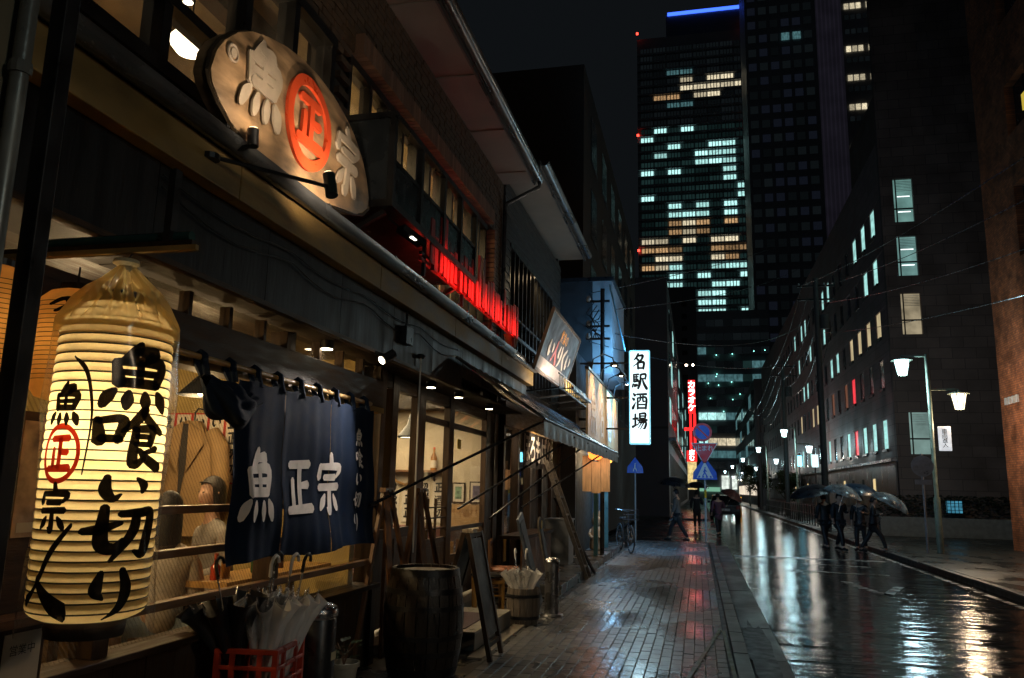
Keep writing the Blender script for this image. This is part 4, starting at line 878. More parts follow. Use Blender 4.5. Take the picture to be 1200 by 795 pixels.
# bamboo pole and bottles along the canopy roof
cr_ = M('clear_jar',(.3,.3,.28),.15)
for i in range(9):
    y = 8.2+i*.36
    bo = thing('roof_bottle','small empty bottle standing along the edge of the canopy roof','bottle',(-2.56,y,3.36),'bottles along the canopy roof')
    MB().lathe([(.03,0),(.032,.01),(.032,.09),(.012,.13),(.012,.17)],10,(-2.56,y,3.36)).build('glass_body',cr_,bo,smooth=True); MB().lathe([(.014,.165),(.014,.18)],8,(-2.56,y,3.36)).build('cap',gun,bo)
# hanging rope by the post, easel trestles
rp = thing('white_rope','pale rope hanging from a pulley in front of the sliding doors','rope',(-2.5,7.0,.9))
MB().tube([(-2.52,6.98,2.72),(-2.53,7.0,2.2),(-2.53,7.01,1.5),(-2.53,7.02,.95)],.008,8).build('cord',whitep,rp,smooth=True); MB().lathe([(.03,0),(.04,.02),(.03,.04)],12,(-2.52,6.98,2.72)).build('pulley',black,rp)
def trestle(label,yc,xc,sp):
    t = thing('trestle','%s' % label,'trestle',(xc,yc,0))
    for s in (-1,1):
        MB().bar((xc-.1,yc+s*sp,0),(xc,yc+s*.05,1.5),.05,.03).build('leg',wood_mv,t); MB().bar((xc+.28,yc+s*sp,0),(xc+.02,yc+s*.05,1.5),.05,.03).build('leg',wood_mv,t)
    MB().bar((xc+.01,yc-.1,1.5),(xc+.01,yc+.1,1.5),.06,.04).build('head',wood_mv,t)
    MB().bar((xc+.14,yc-sp*.55,.7),(xc+.14,yc+sp*.55,.7),.04,.02).build('brace',wood_mv,t)
trestle('folded wooden easel stand leaning before the first glass door',6.85,-2.75,.32)
trestle('taller folded wooden easel stand beside the entrance door',7.75,-2.75,.34)
# ------------------------------------------------------------------ forecourt things
bc = None
def crate(label,x,y,z,ang):
    c = thing('beer_crate',label,'crate',(x,y,z),rz=ang,world=False)
    w,d,h = .37,.45,.31; mb = MB()
    for zz in (0,.11,.2,.285): 
        t = .022 if zz != .285 else .028
        m2 = MB(); m2.box(-w/2,w/2,-d/2,-d/2+t,zz,zz+t); m2.box(-w/2,w/2,d/2-t,d/2,zz,zz+t); m2.box(-w/2,-w/2+t,-d/2+t,d/2-t,zz,zz+t); m2.box(w/2-t,w/2,-d/2+t,d/2-t,zz,zz+t); m2.build('rail',redcr,c,bev=.003)
    for sx in (-1,1):
        for sy in (-1,1): MB().box(sx*w/2-.03*(sx>0)-.001*sx,sx*w/2+.03*(sx<0)-.001*sx,sy*d/2-.03*(sy>0)-.001*sy,sy*d/2+.03*(sy<0)-.001*sy,0.001,.309).build('corner_post',redcr,c)
    for k in (-1,1):
        MB().box(k*.08-.014,k*.08+.014,-d/2+.002,-d/2+.02,.001,.285).build('rib',redcr,c); MB().box(k*.08-.014,k*.08+.014,d/2-.02,d/2-.002,.001,.285).build('rib',redcr,c)
        MB().box(w/2-.02,w/2-.002,k*.1-.014,k*.1+.014,.001,.285).build('rib',redcr,c)
    MB().box(-w/2+.023,w/2-.023,-d/2+.023,d/2-.023,.005,.018).build('floor',redcr,c)
    return c
CX,CY = -2.52,4.46
crate('lower red plastic crate carrying another crate beside the ledge',CX,CY,0,R_(8))
crate('red plastic crate full of wet umbrellas, stacked on another crate',CX,CY,.31,R_(8))
def umbrella_closed(label,x,y,z,lean,mat,hm,fat=1.0):
    u = thing('closed_umbrella',label,'umbrella',(x,y,z)); B = Vector((x,y,z)); d = Vector((lean[0],lean[1],1)).normalized(); s = d.cross(Vector((1,0,0))).normalized(); t = d.cross(s)
    rp = [(.008,0),(.03,.12),(.05,.25),(.075,.40),(.10,.50),(.115,.55)]
    def fn(q,v):
        a = q*2*math.pi; i = min(4,int(v*5)); f = v*5-i; r = rp[i][0]+(rp[i+1][0]-rp[i][0])*f; h = rp[i][1]+(rp[i+1][1]-rp[i][1])*f
        r *= fat*(1+.38*abs(math.sin(a*4))*(.3+v)); h -= .05*abs(math.sin(a*4))*v
        return B+d*h+s*r*math.cos(a)+t*r*math.sin(a)
    MB().grid(fn,64,14).build('canopy',mat,u,smooth=True)
    MB().tube([B,B+d*.68],.005,6).build('shaft',chrome,u)
    e = B+d*.66; MB().tube([e,e+d*.07,e+d*.10+s*.015,e+d*.115+s*.045,e+d*.10+s*.075,e+d*.07+s*.085],.0105,8).build('handle',hm,u,smooth=True)
    for k in range(8):
        a = k*math.pi/4; MB().tube([B+d*.53+(s*math.cos(a)+t*math.sin(a))*.10*fat,B+d*.57+(s*math.cos(a)+t*math.sin(a))*.118*fat],.0035,5).build('rib_tip',chrome,u)
hw = M('white_plastic_handle',(.6,.58,.54),.35,bump=0); hb_ = M('black_plastic_handle',(.02,.02,.02),.3,bump=0)
bku = M('black_nylon',(.01,.01,.012),.5,bump=.2)
for i,(dx,dy,lx,ly,m_,h_,lab,ft) in enumerate(((.05,-.08,.06,-.06,polyu,hw,'clear vinyl umbrella with white crook handle at the front of the crate',1.1),(.06,.05,.07,.05,polyu,hw,'clear vinyl umbrella with white crook handle in the middle of the crate',1.15),(-.08,-.1,-.18,-.16,bku,hb_,'black nylon umbrella slumping out of the window side of the crate',1.5),(.08,.12,.08,.10,polyu,hb_,'clear vinyl umbrella with black handle leaning over the crate edge',1.1),(-.04,.1,-.02,.12,bku,hb_,'thin black umbrella at the back of the crate',.8))):
    umbrella_closed(lab,CX+dx,CY+dy,.35,(lx,ly),m_,h_,ft)
at_ = thing('ashtray_bin','tall grey cylindrical ashtray with foil covered top beside the crates','ashtray',(-2.5,5.15,0))
MB().lathe([(.115,0),(.118,.01),(.118,.66),(.115,.665)],28,(-2.5,5.15,0)).build('body',gun,at_,smooth=True)
MB().lathe([(.121,.66),(.124,.665),(.124,.72),(.12,.725)],28,(-2.5,5.15,0)).build('band',chrome,at_,smooth=True)
def foilf(u,v):
    r = v*.122; a = u*2*math.pi; return (-2.5+r*math.cos(a),5.15+r*math.sin(a),.725+.028*(1-v*v)+.012*math.sin(a*5+v*14)*math.sin(v*9+a*3)+.006*math.sin(a*11+v*23))
MB().grid(foilf,40,10).build('foil_top',foil,at_)
box('sticker',M('pale_sticker',(.5,.42,.25),.6,bump=0),at_,-2.383,-2.381,5.12,5.19,.40,.45)
fp_ = thing('flower_pot','small cream flower pot with a dry straggly plant by the door post','flower pot',(-2.62,5.86,0))
MB().lathe([(.075,0),(.105,.2),(.12,.205),(.12,.235),(.105,.235),(.1,.2)],20,(-2.62,5.86,0)).build('pot',M('cream_glaze',(.42,.37,.28),.4),fp_,smooth=True)
lm = MB()
for i in range(46):
    a = i*2.39; r = .02+.09*((i*.618)%1); z = .24+.14*((i*.37)%1); c = Vector((-2.62+r*math.cos(a),5.86+r*math.sin(a),z)); n = Vector((math.cos(a),math.sin(a),.6))*.035; t = Vector((-math.sin(a),math.cos(a),0))*.016
    lm.add([c-n*.2,c+n*.4+t,c+n,c+n*.4-t],[(0,1,2,3)])
lm.build('leaves',leafm,fp_,kind='stuff')
for i in range(9): a = i*.7; MB().tube([(-2.62,5.86,.2),(-2.62+.03*math.cos(a),5.86+.03*math.sin(a),.3),(-2.62+.08*math.cos(a),5.86+.08*math.sin(a),.36)],.003,4).build('stem',wood_mv,fp_)
# cask
ck = thing('oak_cask','big dark oak whisky cask standing on end before the doors','cask',(-2.30,6.72,0))
R0_,H_ = .285,.87; ns = 22
sm2 = MB()
def stave(a0,a1):
    m2 = MB(); 
    for j in range(9):
        z = .01+j*(H_-.02)/8; r = R0_+.055*math.sin(math.pi*j/8)
        for a in (a0+.012,(a0+a1)/2,a1-.012):
            m2.v.append((-2.30+r*math.cos(a),6.72+r*math.sin(a),z))
        for a in (a0+.012,a1-.012): m2.v.append((-2.30+(r-.025)*math.cos(a),6.72+(r-.025)*math.sin(a),z))
    for j in range(8):
        b = j*5; m2.f += [(b,b+1,b+6,b+5),(b+1,b+2,b+7,b+6),(b+2,b+4,b+9,b+7),(b+3,b,b+5,b+8),(b+4,b+3,b+8,b+9)]
    m2.f += [(0,3,4,2,1),(40,41,42,44,43)]; return m2
for i in range(ns): stave(2*math.pi*i/ns,2*math.pi*(i+1)/ns).build('stave',M('tarry_cask_oak',(.016,.011,.008),.38,var=.5,scale=6,stretch=(5,5,.6),bump=.35,rnd=.3),ck,smooth=True)
for z,w in ((.03,.05),(.17,.045),(.30,.04),(.53,.04),(.66,.045),(.80,.055)):
    r = lambda q: R0_+.055*math.sin(math.pi*(q-.01)/(H_-.02))+.004
    MB().lathe([(r(z)-.004,z),(r(z),z),(r(z+w),z+w),(r(z+w)-.004,z+w)],36,(-2.30,6.72,0),cap=False).build('hoop',M('dark_iron_hoop',(.03,.03,.032),.4,.7,bump=.3),ck,smooth=True)
MB().lathe([(.001,.835),(.262,.835),(.262,.81)],36,(-2.30,6.72,0),cap=False).build('head',M('worn_cask_head',(.09,.06,.035),.5,var=.4,stretch=(1,8,1)),ck)
# step platform with mat
stp = thing('entrance_step','low tiled entrance step with pale edge and mauve mat','step',(-2.5,8.5,0))
box('riser',conc,stp,-2.92,-2.12,7.72,9.25,0,.155,bev=.006)
for i in range(4):
    for j in range(2): box('tile',tile_top,stp,-2.925+j*.405,-2.925+(j+1)*.405-.006,7.715+i*.385,7.715+(i+1)*.385-.006,.156,.172)
box('mat',matm,stp,-2.78,-2.26,7.85,8.85,.1725,.183,bev=.004)
box('paving_strip',M('pale_kerb_strip',(.26,.23,.19),.5,world=True),None,-2.10,-1.96,7.4,9.3,-.003,.012,label='pale stone strip laid along the foot of the entrance step',cat='stone strip')
# A-frame sign
af = thing('a_frame_sign','dark wooden A-frame menu board standing edge-on beside the step','sign board',(-2.1,7.5,0))
for x,lab in ((-1.86,'panel'),(-2.44,'panel')):
    top = Vector((-2.12+(.02 if x > -2.1 else -.02),0,1.12)); bot = Vector((x,0,0))
    for y in (7.32,7.74): MB().bar(bot+Vector((0,y,0)),top+Vector((0,y,0)),.04,.045,(0,1,0)).build('leg',wood_v,af)
    m2 = MB(); p = bot.lerp(top,.18); q = bot.lerp(top,.95); m2.add([p+Vector((0,7.34,0)),p+Vector((0,7.72,0)),q+Vector((0,7.72,0)),q+Vector((0,7.34,0))],[(0,1,2,3)]); m2.build('panel',M('chalkboard',(.02,.02,.02),.6,var=.5),af,solid=.015)
    for k in (.12,.98): c = bot.lerp(top,k); MB().bar(c+Vector((0,7.34,0)),c+Vector((0,7.72,0)),.03,.04).build('cross_bar',wood_d,af)
for i in range(4): MB().box(-2.17+i*.028,-2.15+i*.028,7.36,7.5,1.12,1.15).build('clip',M('pale_clip',(.5,.42,.32),.5),af)
# chairs
def chair(label,x,y,rz,m1,m2,seatm,back):
    c = thing('chair',label,'chair',(x,y,0),rz=rz,world=False); 
    for sx in (-1,1):
        MB().bar((sx*.17,.17,0),(sx*.17,.17,.43),.035).build('leg',m1,c); MB().bar((sx*.17,-.17,0),(sx*.175,-.2,.84),.035).build('leg',m1,c)
    MB().lathe([(.001,.43),(.21,.43),(.225,.45),(.21,.475),(.001,.48)],20).build('seat',seatm,c,smooth=True)
    for yy in (.17,-.17): MB().bar((-.17,yy,.38),(.17,yy,.38),.04,.025).build('apron',m1,c)
    for xx in (-.17,.17): MB().bar((xx,.17,.22),(xx,-.17,.22),.02).build('stretcher',m1,c); MB().bar((xx,.17,.38),(xx,-.17,.38),.025,.04).build('apron',m1,c)
    for z in (.80,.55): MB().bar((-.175,-.195,z),(.175,-.195,z),.03,.05).build('back_rail',m1,c)
    for xx in (-.08,0,.08): MB().bar((xx,-.195,.55),(xx,-.195,.8),.022).build('back_slat',m1,c)
chair('honey wood chair with dark round seat next to the entrance step',-2.62,10.12,R_(-70),wood_y,wood_y,M('dark_leather',(.02,.018,.016),.3),1)
chair('dark brown wooden chair with tan seat behind the honey wood chair',-2.62,10.95,R_(-80),wood_mv,wood_mv,M('tan_leather',(.35,.14,.07),.45),1)
# tub with umbrellas
tu = thing('wooden_tub','small banded wooden tub holding folded umbrellas next to the steel bollard','tub',(-2.02,9.45,0))
for i in range(16):
    a0,a1 = 2*math.pi*i/16,2*math.pi*(i+1)/16; m2 = MB()
    for z,r in ((0,.17),(.2,.2),(.4,.19)):
        for a in (a0+.02,a1-.02): m2.v.append((-2.02+r*math.cos(a),9.45+r*math.sin(a),z))
        for a in (a0+.02,a1-.02): m2.v.append((-2.02+(r-.02)*math.cos(a),9.45+(r-.02)*math.sin(a),z))
    for b in (0,4): m2.f += [(b,b+1,b+5,b+4),(b+1,b+3,b+7,b+5),(b+3,b+2,b+6,b+7),(b+2,b,b+4,b+6)]
    m2.f += [(0,2,3,1),(8,9,11,10)]; m2.build('stave',wood_g,tu,smooth=True)
for z,r in ((.06,.183),(.30,.199)): MB().lathe([(r,z),(r+.006,z),(r+.006,z+.035),(r,z+.035)],28,(-2.02,9.45,0),cap=False).build('band',M('dark_iron_hoop'),tu,smooth=True)
MB().lathe([(.001,.05),(.165,.05)],20,(-2.02,9.45,0),cap=False).build('floor',wood_g,tu)
umbrella_closed('clear vinyl umbrella folded in the wooden tub',-2.02,9.45,.06,(.02,.04),polyu,hw,1.3); umbrella_closed('second clear vinyl umbrella leaning out of the wooden tub',-2.06,9.5,.06,(-.14,.1),polyu,hw,1.2)
bo_ = thing('steel_bollard','short brushed steel bollard ashtray with crumpled foil top on the pavement edge','bollard',(-1.80,10.1,0))
MB().lathe([(.14,0),(.145,.01),(.135,.03),(.09,.035),(.09,.64),(.095,.645)],24,(-1.80,10.1,0)).build('body',M('dull_steel',(.28,.28,.29),.3,.9,var=.3,bump=.15),bo_,smooth=True)
MB().grid(lambda u,v: (-1.80+v*.098*math.cos(u*6.283),10.1+v*.098*math.sin(u*6.283),.66+.03*(1-v*v)+.012*math.sin(u*31+v*14)),30,8).build('foil_top',foil,bo_)
# leaning boards, ladder, planters
def leaning(name,label,cat,p0,p1,w,t,mat,rnd=False,parts=True):
    o = thing(name,label,cat,p0); a,b = Vector(p0),Vector(p1); MB().bar(a,b,w,t,(1,0,0)).build('board',mat,o,bev=.004)
    if rnd:
        d = (b-a).normalized(); MB().tube([b-Vector((.012,0,0)),b+Vector((.012,0,0))],w*.5,16).build('round_top',mat,o)
    if parts: MB().bar(a+(b-a)*.06+Vector((.02,0,0)),b-(b-a)*.06+Vector((.02,0,0)),w*.7,.004,(1,0,0)).build('face',M('chalk_face_'+label[:5],(.12,.13,.15),.6,var=.6),o)
leaning('leaning_board','tall narrow slate menu board leaning over the tub','sign board',(-2.1,10.9,.0),(-2.32,10.5,1.18),.28,.03,M('blue_grey_slate',(.13,.15,.18),.5,var=.5,scale=8))
leaning('leaning_board','weathered round topped board with yellow crest leaning behind the steel bollard','sign board',(-2.15,12.1,.0),(-2.3,11.8,1.02),.22,.03,wood_g,True)
mb = MB().tube([(-2.268,11.8,1.02),(-2.262,11.8,1.02)],.06,14); mb.build('crest',M('yellow_crest',(.6,.42,.05),.5),None,label='small round yellow crest fixed on the round topped board',cat='crest')
ld = thing('ladder','old grey wooden step ladder leaning against the neighbouring front','ladder',(-2.2,14,0))
for dy in (0,.38):
    MB().bar((-1.95,14.4+dy,0),(-2.5,13.3+dy,2.0),.07,.04,(0,1,0)).build('rail',wood_g,ld)
for k in range(6): f = .1+k*.15; c = Vector((-1.95,14.4,0)).lerp(Vector((-2.5,13.3,2.0)),f); MB().bar(c,c+Vector((0,.38,0)),.05,.03).build('rung',wood_g,ld)
MB().bar((-1.9,15.2,0),(-2.45,13.9,1.4),.04).build('prop',black,ld)
wc = thing('wood_counter','low dark timber counter box under the neighbouring window','counter',(-2.7,12.8,0))
for i in range(8): box('plank',wood_mv,wc,-2.62,-2.59,11.98+i*.3,11.98+(i+1)*.3-.008,.02,.78)
box('top',wood_d,wc,-2.95,-2.55,11.95,14.4,.78,.83)
dk = thing('raised_deck','low dark concrete deck along the neighbouring shop fronts','deck',(-2.5,15,0))
box('slab',concd,dk,-3.0,-2.0,12.0,22.4,0,.14,bev=.01)
ec = thing('grey_box','pale grey utility cabinet behind the ladder','cabinet',(-2.5,15.3,.14))
box('body',M('cabinet_grey',(.25,.25,.24),.5),ec,-2.85,-2.4,15.2,15.8,.14,.95,bev=.01); box('lid',M('cabinet_grey'),ec,-2.87,-2.38,15.18,15.82,.951,.98); box('handle',black,ec,-2.399,-2.38,15.45,15.55,.6,.63)
# ------------------------------------------------------------------ awning
aw = thing('awning','long dark vinyl awning with patterned valance and shiny wet top','awning',(-2.1,11.5,2.0))
awm = M('wet_awning_vinyl',(.11,.09,.075),.16,var=.5,scale=2,bump=.9,bscale=5,coat=.5)
ya,yb = 8.1,15.9
def awf(u,v):
    y = ya+u*(yb-ya); x = -2.52+v*.97; z = 2.92-v*.66-.05*math.sin(v*math.pi)*(1+.5*math.sin(y*9))-.012*math.sin(y*6.3)*v+.01*math.sin(y*23+v*8)
    return (x,y,z)
MB().grid(awf,140,14).build('sheet',awm,aw,smooth=True)
def vf(u,v):
    y = ya+u*(yb-ya); return (-1.55+.012*math.sin(y*14)*v,y,2.262-v*.19+.006*math.sin(y*19)*v)
vm = M('patterned_valance',(.10,.13,.17),.5,var=1.0,scale=22,bump=.2)
MB().grid(vf,140,5).build('valance',vm,aw,smooth=True)
MB().tube([(-1.55,ya,2.255),(-1.55,yb,2.255)],.016,8).build('front_bar',gun,aw,smooth=True); MB().tube([(-2.52,ya,2.92),(-1.55,ya,2.262)],.018,8).build('side_bar',gutm,aw,smooth=True)
for a,b in (((-2.6,6.15,1.38),(-1.55,8.15,2.24)),((-2.6,10.0,1.15),(-1.55,11.5,2.2)),((-2.6,11.9,1.25),(-1.55,13.9,2.2)),((-2.6,8.6,1.3),(-1.55,10.2,2.2))): MB().tube([a,b],.014,8).build('strut',gun,aw,smooth=True)
# dark banner with pale brush kana
bn_ = thing('dark_banner','dark cloth banner with pale hand painted kana hung under the awning','banner',(-2.62,12.2,1.8))
def bnf(u,v):
    y = 11.95+u*2.5; return (-2.62+.02*math.sin(y*8)*v,y,2.42-v*.56)
MB().grid(bnf,60,10).build('cloth',M('dark_brown_cloth',(.03,.024,.022),.9),bn_,smooth=True)
MB().tube([(-2.62,11.9,2.43),(-2.62,14.5,2.43)],.015,8).build('pole',bamboo,bn_,smooth=True)
for i,ch in enumerate('ほろもばり'): text('kana',ch,M('bright_banner_paint',(.75,.68,.58),.7,bump=0),(-2.6,12.2+i*.48,2.13),(0,1,0),(0,0,1),.5,bn_,bold=.02)
lamp('banner_light','SPOT',(-2.2,12.6,2.45),40,(1,.8,.55),.05,aim=(-2.62,12.9,2.0),angle=120,blend=.8)
# ------------------------------------------------------------------ second building
b2 = thing('timber_building','two storey dark clapboard building with barred windows next to the brick restaurant','building',(-4.5,14.6,0))
for i in range(26):
    z = 2.9+i*.14
    for a,b in ((12.0,12.4),(16.4,17.4)) if 3.3 < z < 5.55 else ((12.0,17.4),): MB().add([(XW-.02,a,z),(XW+.02,a,z),(XW+.005,a,z+.145),(XW-.02,a,z+.145),(XW-.02,b,z),(XW+.02,b,z),(XW+.005,b,z+.145),(XW-.02,b,z+.145)],[(0,1,2,3),(4,7,6,5),(0,4,5,1),(1,5,6,2),(2,6,7,3),(3,7,4,0)]).build('clapboard',M('blue_black_clapboard',(.035,.038,.04),.6,var=.4,stretch=(2,.5,6),rnd=.15),b2)
box('core',mud,b2,-7,-3.6,11.95,17.4,0,6.7); box('side_wall',M('blue_black_clapboard'),b2,-3.59,XW-.03,17.25,17.4,0,6.7); box('gap_wall',mud,b2,-3.59,XW-.03,11.92,12.05,0,6.7)
w2 = box('window_frame',black,b2,XW-.1,XW+.03,12.4,16.4,3.25,3.32)
fr = MB(); fr.box(XW-.1,XW+.03,12.4,16.4,5.5,5.57)
for k in range(13): fr.box(XW-.05,XW+.02,12.4+k*.3283,12.44+k*.3283,3.32,5.5)
fr.box(XW-.05,XW+.01,12.4,16.4,4.38,4.42); fr.build('glazing_bar',black,w2)
for k in range(12): box('pane',dusty,w2,XW-.08,XW-.076,12.44+k*.3283,12.4+(k+1)*.3283,3.32,5.5)
for k in range(24): box('blind_slat',M('straw_blind',(.42,.34,.2),.8,rnd=.25),b2,XW-.30,XW-.27,12.42+k*.166,12.42+k*.166+.07,3.3,5.52)
box('room_back',plast,b2,-3.58,-3.5,12.06,17.2,3.2,5.6)
lamp('timber_room_light','AREA',(-3.42,14.4,5.5),26,(1,.74,.42),aim=(-3.4,14.4,3),sx=.15,sy=4)
rl = box('window_rail',gun,b2,-2.9,-2.86,12.3,16.4,3.95,4.0)
for y in (12.4,14.3,16.3): MB().bar((XW,y,3.97),(-2.9,y,3.97),.03).build('rail_bracket',gun,b2)
box('shopfront_lintel',wood_d,b2,-3.05,-2.9,12.0,17.4,2.5,2.88)
for y in (12.05,13.1,14.1,15.2,16.2,17.2): box('shopfront_post',wood_v,b2,-3.05,-2.93,y,y+.13,.14,2.5)
for a in (12.18,13.23): box('shopfront_pane',clear,b2,-3.0,-2.995,a,a+.88,.85,2.5)
for a in (14.23,15.33,16.33): box('shutter_panel',mud,b2,-3.04,-2.99,a,a+.95,.14,2.5)
s2 = MB(); s2.box(-3.58,-3.54,12.06,14.2,.2,2.5); s2.build('shop_back',plast,b2); box('lattice_door',wood_y,b2,-3.3,-3.26,13.35,13.75,.3,2.0)
lamp('shop_light','AREA',(-3.3,13,2.45),14,(1,.85,.65),aim=(-3.3,13,0),sx=.3,sy=1.6)
box('soffit_board',soff,b2,-3.3,-2.42,YE+.1,17.45,6.72,6.75); box('fascia_board',gutm,b2,-2.45,-2.421,YE+.1,17.45,6.68,6.82); gutter('eave_gutter',-2.35,YE+.1,17.47,6.8,.075,b2)
MB().prism([(-2.41,YE+.1,6.76),(-7,YE+.1,8.2),(-7,YE+.1,6.76)],(0,5.35,0)).build('roof',MATS['dark_roof_tile'],b2)
# tilted lit sign
ts = thing('tilted_signboard','tilted floodlit signboard with orange and white brush lettering above the awning','sign',(-2.2,12.6,3.3))
A = Vector((-2.28,11.1,3.26)); Bv = Vector((-2.28,13.7,3.26)); Cv = Vector((-2.0,13.7,4.12)); D = Vector((-2.0,11.1,4.12))
nv = (Bv-A).cross(D-A).normalized(); uy = (D-A).normalized()
if nv.x < 0: nv = -nv
MB().add([A,Bv,Cv,D],[(0,1,2,3)]).build('board',M('sign_aubergine',(.03,.026,.036),.5,var=.2),ts,solid=.03)
sb_ = A.lerp(Bv,.5)+nv*.018
MB().add([A+nv*.019+uy*.02,Bv+nv*.019+uy*.02,Bv+nv*.019+uy*.2,A+nv*.019+uy*.2],[(0,1,2,3)]).build('pale_base_panel',M('sign_pale',(.5,.42,.38),.6),ts)
for p,q in ((A,Bv),(Bv,Cv),(Cv,D),(D,A)): MB().bar(p,q,.04,.05).build('frame',M('sign_frame_brown',(.2,.15,.12),.5),ts)
for i,ch in enumerate(('い','人','り','く','い')):
    mb = MB(); c = A.lerp(Bv,.22+i*.145)+uy*.40; glyph(mb,ch,plane_map(c+nv*.02,(0,1,0),uy,nv,.42,.36,.0008),1.25,5); mb.build('brush_letter',redp if i == 1 else M('bright_banner_paint'),ts)
text('heading','鮮魚の',M('orange_sign_paint',(.8,.33,.03),.5,bump=0),A.lerp(Bv,.5)+uy*.67+nv*.02,(0,1,0),uy,.2,ts,bold=.02)
lamp('sign_flood','AREA',(-1.72,12.4,3.05),26,(1,.85,.68),aim=(-2.15,12.6,3.7),sx=2.0,sy=.05)
lr = thing('sign_rack','black iron trough rack with upright slats under the tilted signboard','rack',(-2.0,12.6,3.0))
for z in (3.0,3.2): MB().tube([(-1.95,11.3,z),(-1.95,14.2,z)],.012,6).build('rail',black,lr)
for i in range(15): MB().bar((-1.95,11.4+i*.2,3.0),(-1.95,11.4+i*.2,3.2),.012).build('slat',M('brass_slat',(.4,.28,.1),.4,.5),lr)
for i in range(4): MB().bar((-2.45,11.4+i*.9,2.95),(-1.95,11.4+i*.9,3.0),.025).build('arm',black,lr)
MB().bar((-1.8,11.6,3.02),(-1.8,13.6,3.02),.05,.04).build('lamp_trough',gun,lr); 
for i in range(4): MB().bar((-1.95,11.6+i*.65,3.01),(-1.8,11.6+i*.65,3.01),.02).build('trough_arm',black,lr)
# ------------------------------------------------------------------ third shop with planked sign
b3 = thing('corner_shop','narrow corner shop with blue lit corrugated front and white upper wall','building',(-4,20,0))
box('body',M('corner_dark_wall',(.035,.035,.038),.6),b3,-7,-2.62,17.46,22.4,0,4.6); box('upper_wall',M('pale_upper_wall',(.30,.32,.34),.7,var=.25,scale=2),b3,-2.46,-1.98,19.0,22.2,4.3,6.6); box('rear_block',M('corner_dark_wall'),b3,-7,-2.47,19.0,22.2,4.6,6.6)
box('parapet',gun,b3,-7,-1.93,18.95,22.25,6.6,6.7)
cm_ = M('blue_corrugated_sheet',(.16,.22,.30),.35,.3,var=.2)
for i in range(12): MB().tube([(-2.56,20.4+i*.16,.14),(-2.56,20.4+i*.16,2.35)],.075,8).build('corrugation',cm_,b3,smooth=True)
box('shop_opening',mud,b3,-2.7,-2.615,17.6,20.2,.14,2.35)
MB().bar((-2.2,17.7,.14),(-2.2,17.7,2.4),.09).build('post',M('teal_post',(.05,.16,.2),.4),b3); MB().bar((-2.25,20.2,.14),(-2.25,20.2,2.4),.09).build('post',M('teal_post'),b3)
lamp('blue_front_light','AREA',(-2.25,21.2,2.4),40,(.3,.65,1),aim=(-2.56,21.2,1),sx=1.6,sy=.1)
lamp('shop3_light','POINT',(-2.2,18.9,2.25),34,(1,.72,.4),.1)
psn = thing('planked_sign','long planked timber signboard lit by gooseneck lamps over the corner shop','sign',(-2.0,18,2.4))
for i in range(12): box('plank',M('pale_sign_plank',(.5,.33,.17),.6,var=.3,stretch=(4,4,.7),rnd=.15),psn,-2.06,-2.02,15.0+i*.485,15.0+(i+1)*.485-.012,2.42,3.8)
box('frame',black,psn,-2.08,-2.0,14.95,20.85,2.37,2.41); box('frame',black,psn,-2.08,-2.0,14.95,20.85,3.81,3.86)
for y in (15.5,18,20.3): MB().bar((-2.62,y,3.1),(-2.08,y,3.1),.06).build('stay',black,psn)
for i,ch in enumerate(('魚','名','酒','い')):
    mb = MB(); glyph(mb,ch,plane_map((-2.018,15.8+i*1.4,3.1),(0,1,0),(0,0,1),(1,0,0),.95,.95,.001),.8,5); mb.build('faded_letter',M('faded_white',(.6,.55,.5),.7),psn)
for i in range(4):
    y = 15.6+i*1.45; gl = thing('gooseneck_lamp','black gooseneck lamp lighting the planked sign','lamp',(-2.0,y,3.9),'gooseneck lamps over the planked sign')
    MB().tube([(-2.04,y,3.86),(-2.0,y,4.1),(-1.8,y,4.2),(-1.62,y,4.12),(-1.58,y,4.02)],.014,8).build('arm',black,gl,smooth=True); MB().lathe([(.10,-.0),(.06,.07),(.02,.09)],14,(-1.58,y,3.95),cap=False).build('shade',black,gl,smooth=True,solid=.004); MB().lathe([(.01,0),(.045,.02),(.045,.04),(.01,.06)],12,(-1.58,y,3.945)).build('bulb',E('goose_bulb',(1,.8,.5),30),gl,smooth=True)
    lamp('goose_light','SPOT',(-1.58,y,3.93),75,(1,.60,.28),.04,aim=(-2.05,y,3.0),angle=110,blend=.8)
for i,(y,z) in enumerate(((15.6,2.12),(17.4,2.1))):
    cl = thing('chochin_lantern','small glowing %s paper lantern under the planked sign' % ('orange','yellow')[i],'lantern',(-1.95,y,z-.05))
    MB().lathe([(.05,0),(.13,.05),(.15,.16),(.13,.28),(.05,.33)],20,(-1.95,y,z-.02)).build('paper_shell',E('chochin_glow_%d'%i,((1,.22,.03),(1,.5,.08))[i],3.2),cl,smooth=True)
    MB().lathe([(.06,0),(.06,.03)],14,(-1.95,y,z-.045)).build('bottom_ring',black,cl); MB().lathe([(.06,.31),(.06,.34)],14,(-1.95,y,z-.02)).build('top_ring',black,cl); MB().tube([(-1.95,y,z+.3),(-1.98,y,2.38)],.004,5).build('wire',black,cl)
hp = thing('hanging_sign_lantern','wide pale timber lantern sign with rounded foot hanging at the corner shop','sign',(-2.0,16.0,1.4))
for i in range(3): MB().prism([(-2.26+i*.185,16.0,1.47-(.0 if i==1 else -.03)),(-2.26+(i+1)*.185-.008,16.0,1.47-(.0 if i==1 else -.03)),(-2.26+(i+1)*.185-.008,16.0,2.2),(-2.26+i*.185,16.0,2.2)],(0,.06,0)).build('plank',M('honey_plank',(.55,.36,.2),.6,var=.25,stretch=(4,4,.7)),hp)
MB().bar((-1.98,16.03,2.2),(-1.98,16.03,2.42),.02).build('hanger',black,hp)
